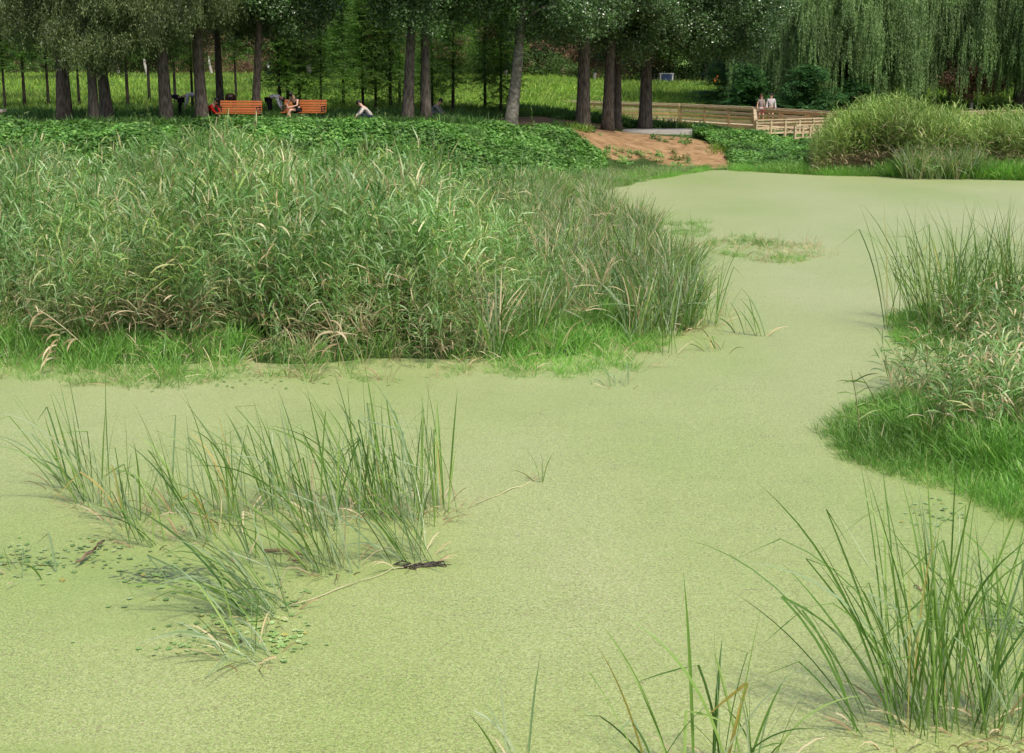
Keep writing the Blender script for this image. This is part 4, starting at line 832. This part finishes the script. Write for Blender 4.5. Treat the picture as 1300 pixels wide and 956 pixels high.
def person(px, D, rz, pose, label, top, bottom, hair='hair', z=None, scale=1.0, sleeve=.9, long_legs=True, longhair=False, shoe='black_cloth', hat=None, dress=False, head_rz=0):
    g = ground(px, D) if z is None else P(px, D, z); root = empty('person', g, rz); root.scale = (scale,)*3; tag(root, label, 'person')
    q_ = {k: Vector(v) for k, v in POSE[pose].items()}; J = {}; E = []
    R_ = dict(pel=(.125,.10), sp=(.11,.09), ch=(.135,.10), nk=.05, hd=(.075,.088), shL=.055, elL=.037, wrL=.026, shR=.055, elR=.037, wrR=.026, hpL=.085, knL=.055, anL=.038, hpR=.085, knR=.055, anR=.038)
    J['pel'] = (q_['pel'], R_['pel'])
    for k in q_: J[k] = (q_[k], R_[k])
    up = (q_['hd']-q_['nk']).normalized(); J['crown'] = (q_['hd']+up*.09, (.055,.065))
    E += [('pel','sp'),('sp','ch'),('ch','nk'),('nk','hd'),('hd','crown'),('ch','shL'),('shL','elL'),('elL','wrL'),('ch','shR'),('shR','elR'),('elR','wrR'),('pel','hpL'),('hpL','knL'),('knL','anL'),('pel','hpR'),('hpR','knR'),('knR','anR')]
    for s_ in 'LR':
        d = (q_['wr'+s_]-q_['el'+s_]).normalized(); sd_ = d.cross(Vector((0,1,0)) if abs(d.y) < .8 else Vector((1,0,0))).normalized(); nn = sd_.cross(d)
        pm = q_['wr'+s_] + d*.055; J['pm'+s_] = (pm, (.03,.016)); E.append(('wr'+s_, 'pm'+s_))
        for f, (o_, L) in enumerate(((-.026,.06),(-.009,.07),(.009,.066),(.026,.05))):
            a = pm + sd_*o_ + d*.03; b = a + d*L*.55 + nn*.008; c = b + d*L*.4 + nn*.022
            J['f%d%s' % (f,s_)] = (a, .0095); J['g%d%s' % (f,s_)] = (b, .0085); J['h%d%s' % (f,s_)] = (c, .007); E += [('pm'+s_, 'f%d%s' % (f,s_)), ('f%d%s' % (f,s_), 'g%d%s' % (f,s_)), ('g%d%s' % (f,s_), 'h%d%s' % (f,s_))]
        a = pm - sd_*.035 + nn*.01 - d*.01; J['t'+s_] = (a, .011); J['u'+s_] = (a - sd_*.012 + d*.035 + nn*.01, .009); E += [('pm'+s_, 't'+s_), ('t'+s_, 'u'+s_)]
        kn, an = q_['kn'+s_], q_['an'+s_]; J['toe'+s_] = (an + Vector((0,-.15,-.05)), .03); E.append(('an'+s_, 'toe'+s_))
    body = skinned('body', J, E, M['skin'], root)
    def cl(name, nodes, edges, mat, f=.016):
        skinned(name, {k: (p, (tuple(v+f for v in r_) if isinstance(r_, tuple) else r_+f)) for k, (p, r_) in nodes.items()}, edges, M[mat], root)
    sl = lambda a, b, t: q_[a].lerp(q_[b], t)
    nod = {'pel': (sl('pel','sp',.1), (.13,.105)), 'sp': J['sp'], 'ch': J['ch'], 'c2': (sl('ch','nk',.62), .07), 'shL': J['shL'], 'shR': J['shR']}
    ed = [('pel','sp'),('sp','ch'),('ch','c2'),('ch','shL'),('ch','shR')]
    for s_ in 'LR':
        if sleeve > .05: nod['el'+s_] = (sl('sh'+s_, 'el'+s_, min(1, sleeve*2)), .042); ed.append(('sh'+s_, 'el'+s_))
        if sleeve > .5: nod['wr'+s_] = (sl('el'+s_, 'wr'+s_, (sleeve-.5)*2), .032); ed.append(('el'+s_, 'wr'+s_))
    cl('dress' if dress else 'shirt', nod, ed, top)
    t = .93 if long_legs else .4
    nod = {'pel': (q_['pel'], (.13,.105)), 'hpL': J['hpL'], 'hpR': J['hpR']}; ed = [('pel','hpL'),('pel','hpR')]
    for s_ in 'LR':
        if long_legs: nod['kn'+s_] = J['kn'+s_]; nod['an'+s_] = (sl('kn'+s_, 'an'+s_, .9), .045); ed += [('hp'+s_,'kn'+s_),('kn'+s_,'an'+s_)]
        else: nod['kn'+s_] = (sl('hp'+s_, 'kn'+s_, .55), .075); ed.append(('hp'+s_,'kn'+s_))
    cl('skirt' if dress else ('trousers' if long_legs else 'shorts'), nod, ed, bottom, .012)
    for s_ in 'LR':
        an = q_['an'+s_]; skinned('shoe', {'a': (an + Vector((0,.03,-.045)), .042), 'b': (an + Vector((0,-.06,-.05)), .042), 'c': (an + Vector((0,-.15,-.055)), .032)}, [('a','b'),('b','c')], M[shoe], root)
    hd = q_['hd'] + up*.03; fw = Vector((0,-1,0)); fw = (fw - up*fw.dot(up)).normalized() if abs(up.y) < .9 else Vector((0,0,-1))
    if head_rz: fw = (Matrix.Rotation(head_rz, 3, up) @ fw)
    hc = hd - fw*.022 + up*.035; ellips('hair', hc, (.088,.096,.098), M[hair], root)
    if longhair: ellips('long_hair', hd - fw*.06 - Vector((0,0,.10)), (.085,.05,.17), M[hair], root)
    sx = up.cross(fw).normalized()
    for s_ in (-1, 1):
        ellips('eye', hd + fw*.083 + sx*s_*.032 + up*.0, (.012,.012,.008), M['black_cloth'], root, 4); ellips('ear', hd + sx*s_*.082, (.012,.02,.03), M['skin'], root, 4)
    ellips('nose', hd + fw*.098 - up*.025, (.012,.016,.02), M['skin'], root, 4); ellips('mouth', hd + fw*.085 - up*.058, (.022,.01,.006), M['crimson_cloth'], root, 4)
    if hat: ellips('hat', hc + up*.03, (.10,.10,.08), M[hat], root)
    return root
person(965.5, 82.3, R(14), 'walk', 'woman with dark red hair and patterned top walking on the boardwalk, left of the pair', 'floral_cloth', 'grey_blue_cloth', hair='brown_cloth', z=ZD, sleeve=.2, long_legs=False, longhair=True, head_rz=.7, scale=1.0)
person(978, 82.2, R(-8), 'walk', 'person in pale top and dark shorts walking on the boardwalk, right of the pair', 'pinkish_cloth', 'black_cloth', hair='hair', z=ZD, sleeve=.95, long_legs=False, longhair=True, head_rz=-.5, scale=1.03, hat=None)
b = MB(); b.box((0,0,0), (.26,.10,.22)); b.box((0,0,.13), (.14,.03,.05)); c_ = P(968.5, 81.9, ZD+.78); o = b.build('handbag', M['crimson_cloth'], loc=c_); tag(o, 'small dark red bag held by the left walker', 'bag')
person(377, 56.45, R(-28), 'sit', 'woman in black dress sitting bent forward with crossed bare legs on the right bench', 'black_cloth', 'black_cloth', sleeve=.12, long_legs=False, shoe='shoe_white', dress=True)
person(468, 56.3, R(-78), 'squat', 'man in beige shirt crouching with his back to the right, above the vine bank', 'beige_cloth', 'navy_cloth', scale=1.02)
person(227, 59.5, R(-70), 'bend', 'person in dark clothes bending over just right of the pale footed trunk', 'navy_cloth', 'black_cloth', hat='white_cloth')
person(249, 62.5, R(-85), 'bend', 'person in white shirt bending over left of the dark trunk by the bench', 'white_cloth', 'navy_cloth')
person(266, 57.8, R(70), 'squat', 'person in red shirt crouching at the left end of the left bench', 'red_cloth', 'black_cloth')
person(294, 60.2, R(10), 'bend', 'dark haired person bending behind the backrest of the left bench', 'brown_cloth', 'brown_cloth')
person(345, 60.2, R(85), 'bend', 'person in white shirt and black trousers bending over between the two benches', 'white_cloth', 'black_cloth', scale=.98)
person(549, 60.5, R(80), 'squat', 'person in grey clothes crouching just right of the middle pair of trunks', 'grey_cloth', 'grey_cloth')
person(341, 124, R(100), 'walk', 'distant person in white shirt right of the leaning slender trunk', 'white_cloth', 'navy_cloth', scale=1.05)
person(907, 146, R(30), 'squat', 'distant person with orange top crouching in the meadow near the dark bushy tree', 'orange_cloth', 'brown_cloth', hat='orange_cloth', scale=1.1)

# ------------------------------------------------------------------ foreground cattail clumps: every blade is a part
def clump(px, py, n, h, lean, spread, label, seed, wd=.018, dead=.08, pale=.22, z=0, group='cattail clumps growing out of the duckweed', rad=.10, bend=.05, kinkp=.16, latwind=-.35, ylean=0):
    rnd.seed(seed); c = G(px, py); root = empty('cattail_clump', (c.x, c.y, 0)); tag(root, label, 'cattails', group)
    n = int(n*1.7); h *= 1.16; rad *= 2.5; wd *= 1.05; kinkp *= 1.8; bend *= 1.3
    for k in range(n):
        a = ru(0, 6.28); r_ = rad*rnd.random()**.6; p = Vector((r_*math.cos(a), r_*math.sin(a)*.8, -.04)); a += rnd.gauss(0, 1.3)
        d = Vector((math.cos(a)*spread*ru(.1,1.2) + lean*ru(.2,1.15) + ru(-.05,.05), math.sin(a)*spread*.8*ru(.1,1) + ylean, 1)); L = h*ru(.55, 1.08)
        x = rnd.random(); mt = 'dead' if x < dead*.7 else 'typha_yellow' if x < dead else 'typha_pale' if x < dead+pale else 'typha'; kw = {}
        if rnd.random() < kinkp: kw = dict(kink=rnd.choice((.6,.7,.8)), kdir=(rnd.choice((-1,-1,1))*ru(.5,1), ru(-.4,.4), ru(-.9,.25)))
        if mt == 'dead': L *= .5; d = d + Vector((ru(-.8,.8), ru(-.5,.5), 0))
        m = MB(); m.ribbon(p, d, L, wd*ru(.55,1.15), 10, bend*rnd.choice((.4,.8,1.2,2.6)), toward=(latwind + math.cos(a)*.5, math.sin(a)*.4, .35), fold=.18, m=0, base_w=.55, **kw)
        m.build('leaf', M[mt], root)
    m = MB()
    for k in range(max(3, n//2)):
        a = ru(0, 6.28); p = Vector((rad*math.cos(a), rad*math.sin(a), -.02)); m.ribbon(p, (math.cos(a)*.9, math.sin(a)*.9, 1), ru(.15,.5), .014, 4, .35, m=0)
    o = m.build('dead_sheaths', M['dead'], root); o['kind'] = 'stuff'
    return root
CL = [(90,618,8,1.25,-.45,.3,'small thin cattail clump at the upper left end of the foreground group',{}),
 (118,638,12,1.35,-.30,.3,'cattail clump below and right of the upper left end clump',{}),
 (160,663,16,1.15,-.12,.35,'dense short cattail clump with brown base left of the middle of the group',dict(dead=.2)),
 (186,690,9,.9,-.45,.4,'low cattail clump leaning left above the dark open water',{}),
 (232,652,11,1.15,-.22,.3,'upright cattail clump in the left half, behind the open water',{}),
 (249,686,6,1.0,-.2,.25,'sparse cattail clump just above the dark open water',{}),
 (277,683,7,1.1,-.25,.3,'sparse cattail clump with a yellow bent leaf left of the drifting stick',dict(dead=.25)),
 (296,657,16,1.2,-.05,.25,'dense cattail clump with dark base at the middle of the foreground group',dict(dead=.12)),
 (329,717,7,1.0,-.22,.3,'small cattail clump with brown yellow leaves at the left end of the drifting stick',dict(dead=.3)),
 (347,650,12,1.35,-.32,.25,'cattail clump behind the drifting stick leaning left',{}),
 (372,638,10,1.3,-.28,.25,'cattail clump at the back of the group right of centre',{}),
 (402,672,14,1.35,-.25,.28,'cattail clump with dead leaves at its base right of the drifting stick',dict(dead=.18)),
 (424,722,20,1.35,-.62,.3,'large cattail clump leaning strongly left, at the right end of the drifting stick',dict(pale=.3)),
 (444,652,13,1.4,-.25,.25,'tall cattail clump at the back, second behind the large leaning clump',{}),
 (470,645,15,1.45,-.22,.25,'tallest cattail clump at the back right of the group',{}),
 (495,660,13,1.4,-.2,.25,'tall cattail clump inside the right part of the group',{}),
 (522,712,20,1.2,-.45,.35,'cattail clump with pale arching leaves standing on black debris',dict(pale=.5, bend=.09)),
 (532,664,14,1.4,-.14,.22,'upright cattail clump near the right end of the group',{}),
 (550,645,12,1.3,-.12,.2,'upright cattail clump second from the right end of the group',{}),
 (567,652,7,1.25,-.08,.15,'slim upright cattail clump at the right end of the foreground group',{}),
 (341,777,24,1.35,-1.05,.35,'big cattail clump bent far to the left in front of the group',dict(pale=.4, bend=.1)),
 (318,835,13,.95,-.85,.5,'lowest cattail clump with pale arching leaves, nearest the bottom left',dict(pale=.6, bend=.16)),
 (40,730,3,.5,-.2,.5,'few small cattail leaves among the floating pads at the left edge',{}),
 (688,612,3,.5,.0,.1,'tiny pair of thin blades alone on the open duckweed',{'rad':.03}),
 (897,413,16,1.45,.02,.2,'dark upright cattail clump at the right tip of the large bed',dict(pale=.05, latwind=0)),
 (872,418,16,1.15,-.4,.5,'cattail clump with silvery leaves arching left at the right tip of the bed',dict(pale=.8, bend=.14, dead=.15)),
 (848,425,14,1.1,-.3,.5,'tangled cattail clump with tan leaves left of the silvery one',dict(pale=.4, bend=.14, dead=.3)),
 (912,446,6,.55,-.3,.4,'short broken cattail tuft below the tip of the bed',dict(dead=.2)),
 (921,402,3,.7,.05,.2,'thin short stalks just right of the dark upright clump',{'rad':.04}),
 (937,425,5,.6,-.4,.4,'low tuft of fallen dark leaves right of the broken tuft',dict(dead=.3)),
 (966,427,5,.9,-.25,.15,'lone slender leaning stalks farthest right in the open water',{'rad':.04}),
 (842,449,7,.65,-.2,.4,'short green tuft at the lower right corner of the bed',{}),
 (786,490,6,.55,.0,.25,'pale drooping dead looking tuft in front of the grass edge',dict(pale=1., bend=.2)),
 (1139,418,8,2.15,.0,.2,'tall slender cattail clump standing alone left of the right bank',dict(latwind=-.1, pale=.05)),
 (1168,408,25,2.0,-.12,.25,'leftmost tall cattail clump of the right bank stand',dict(latwind=-.2, pale=.08)),
 (1190,425,28,1.95,-.1,.3,'tall cattail clump in the right bank stand, second from its left end',dict(latwind=-.2, pale=.08)),
 (1208,415,28,2.1,-.03,.28,'tall cattail clump in the right bank stand above the deep green grass',dict(latwind=-.1, pale=.08)),
 (1226,430,28,2.1,.04,.28,'tall cattail clump in the middle of the right bank stand, front row',dict(latwind=0, pale=.08)),
 (1242,405,25,2.0,-.02,.3,'tall cattail clump in the middle of the right bank stand, back row',dict(latwind=-.1, pale=.08)),
 (1262,420,28,2.1,.08,.28,'tall cattail clump right of the middle of the right bank stand',dict(latwind=.1, pale=.08)),
 (1282,405,28,2.15,0,.28,'tall cattail clump second from the right edge of the photo',dict(latwind=0, pale=.08)),
 (1303,420,28,2.2,0,.28,'tall cattail clump cut by the right edge of the photo',dict(latwind=0, pale=.08)),
 (1150,925,20,1.9,-.38,.35,'large near cattail clump at the lower right, leaning left over the duckweed',dict(wd=.017, pale=.12, latwind=-.2, rad=.16)),
 (1185,915,22,2.1,-.08,.32,'tallest near cattail clump at the lower right',dict(wd=.017, pale=.1, latwind=-.1, rad=.16)),
 (1222,920,18,1.75,.05,.4,'near cattail clump right of the tallest one, with brown leaves inside',dict(wd=.017, dead=.2, latwind=0, rad=.16)),
 (1262,925,28,1.8,.12,.35,'near cattail clump leaning right in the bottom right corner',dict(wd=.017, latwind=.2, rad=.14)),
 (1300,912,14,1.7,-.1,.4,'near cattail clump at the right edge in the bottom corner',dict(wd=.017, latwind=-.2, rad=.14)),
 (1292,800,12,1.1,-.5,.4,'pale matted cattail clump at the right edge above the corner clump',dict(pale=.6, bend=.12)),
 (665,990,4,.85,-.15,.25,'two or three near blades poking up at the bottom centre left',dict(wd=.02, rad=.05)),
 (860,1010,8,1.25,-.35,.5,'near cattail clump arching left at the bottom centre',dict(wd=.02, bend=.09, kinkp=.3)),
 (912,1000,6,1.35,-.02,.18,'near upright cattail blades right of the bottom centre',dict(wd=.024, latwind=0)),
 (955,985,7,1.05,.15,.5,'near cattail clump spreading right at the bottom right of centre',dict(wd=.02, latwind=.1))]
for i, c in enumerate(CL): clump(*c[:7], seed=900+i, **c[7])

# leafy reed sprig at the left edge of the right bank
rnd.seed(5)
for px, py, h, ln, lab in ((1090,560,1.0,-.15,'lone leafy reed sprig with pink tinted tips at the corner of the right grass'), (1120,552,.9,-.4,'leafy reed sprig leaning left beside the lone pink tinted sprig')):
    c = G(px, py); root = empty('reed_sprig', c); tag(root, lab, 'reed'); m = MB(); pts = [Vector((ln*h*t*t, 0, h*t-.05)) for t in np.linspace(0, 1, 7)]; m.tube(pts, [.006]*6+[.002], 4); m.build('stem', M['reed_stem'], root)
    for k in range(9):
        t = .35+.07*k; p = pts[int(t*6)]; m = MB(); m.ribbon(p, ((-1)**k*.8 - .3, ru(-.3,.3), .45), ru(.25,.38), .022, 6, .2, fold=.1); m.build('leaf', M['typha'], root)

# ------------------------------------------------------------------ floating things
rnd.seed(9); m = MB(); n = 0
for a, b_, sx, sy, k in ((45,712,50,20,90),(120,700,35,18,40),(300,790,55,22,90),(345,760,45,20,60),(360,815,25,16,50),(215,735,80,25,80),(225,820,70,15,25),(1195,652,45,14,40),(320,482,180,9,90),(1290,790,40,15,40)):
    for i in range(k):
        c = G(a + rnd.gauss(0, sx*.6), b_ + rnd.gauss(0, sy*.6)); r_ = ru(.014,.032); t0 = ru(0,6.28); t1 = ru(-.2,.2); t2 = ru(-.2,.2)
        vs = [(c.x, c.y, .012)] + [(c.x + r_*math.cos(t0+j*.58), c.y + r_*math.sin(t0+j*.58), .012 + r_*(t1*math.cos(j*.58)+t2*math.sin(j*.58)) + .004*(j % 2)) for j in range(11)]
        m.add(vs, [(0, j, j+1) for j in range(1, 11)])
o = m.build('floating_pads', M['pad']); tag(o, 'small round floating leaf pads on the duckweed around the foreground cattails', 'floating leaves', kind='stuff')
def stick(name, a, b, r_, mat, label, z=.03, n=7, tw=.03):
    A = G(*a); B = G(*b); rnd.seed(int(a[0])); pts = [A.lerp(B, i/(n-1)) + Vector((0, rnd.uniform(-tw,tw), z + rnd.uniform(-.01,.02))) for i in range(n)]; c = A.copy()
    m = MB(); m.tube([p-c for p in pts], [r_*(.6+.5*math.sin(math.pi*(i+.6)/n)) for i in range(n)], 7, wob=.12); o = m.build(name, mat, loc=c, smooth=True); return tag(o, label, 'stick')
M['twig'] = plain('brown_rotten_wood', (.22,.15,.10), (.09,.06,.04), scale=9, bump=.6)
M['pale_twig'] = plain('pale_dry_stalk', (.52,.50,.30), (.40,.38,.2), scale=9, bump=.3)
stick('driftwood', (336,702), (386,708), .016, M['twig'], 'brown rotten stick drifting between the cattail clumps')
stick('driftwood', (372,716), (384,715), .012, M['twig'], 'short brown wood chip just below the rotten stick')
stick('driftwood', (98,722), (132,694), .016, M['twig'], 'brown broken reed stump lying slanted at the left edge of the clumps', z=.06)
stick('floating_stalk', (368,772), (455,741), .006, M['pale_twig'], 'pale floating stalk right of the clump bent far left', z=.012)
stick('floating_stalk', (455,741), (540,712), .004, M['pale_twig'], 'thin pale floating stalk running towards the black debris', z=.012)
stick('floating_stalk', (605,640), (690,605), .006, M['pale_twig'], 'faint pale stalk floating beside the tiny pair of blades', z=.010)
stick('floating_stalk', (1160,745), (1172,752), .008, M['twig'], 'short dark twig floating left of the near clumps', z=.012)
M['muck'] = plain('dark_rotten_muck', (.06,.052,.036), (.022,.018,.013), scale=20, bump=.8, rough=.5)
rnd.seed(3); c = G(522, 719); m = MB()
for i in range(16):
    a = Vector((ru(-.2,.2), ru(-.06,.06), .004)); m.tube([a, a + Vector((ru(.05,.16), ru(-.05,.05), ru(.0,.03))), a + Vector((ru(.12,.22), ru(-.06,.06), .0))], [.007,.010,.004], 5)
o = m.build('debris', M['muck'], loc=c); tag(o, 'black rotting debris at the foot of the pale arching clump', 'debris')
# bent dry reed stalks leaning out of the bed
rnd.seed(14)
for px, py, h, ln, lab in ((125,455,1.3,-.7,'long dry straw coloured stalk leaning left at the front left of the reeds'), (440,470,1.6,-.2,'tan dead reed with drooping leaves left of the middle of the bed'), (65,470,.9,.3,'short dry stalk with tan leaves near the left edge')):
    c = G(px, py); root = empty('dry_reed', c); tag(root, lab, 'dry reed'); m = MB(); pts = [Vector((ln*h*t, -.3*t, h*t-.05-.25*t*t*h)) for t in np.linspace(0, 1, 7)]; m.tube(pts, [.008]*6+[.003], 4); m.build('stem', M['dead'], root)
    for k in range(7): m = MB(); p = pts[2 + k % 5]; m.ribbon(p, (ru(-.7,.7), ru(-.5,.1), .1), ru(.3,.5), .03, 6, .6, m=0); m.build('leaf', M['dead'], root)
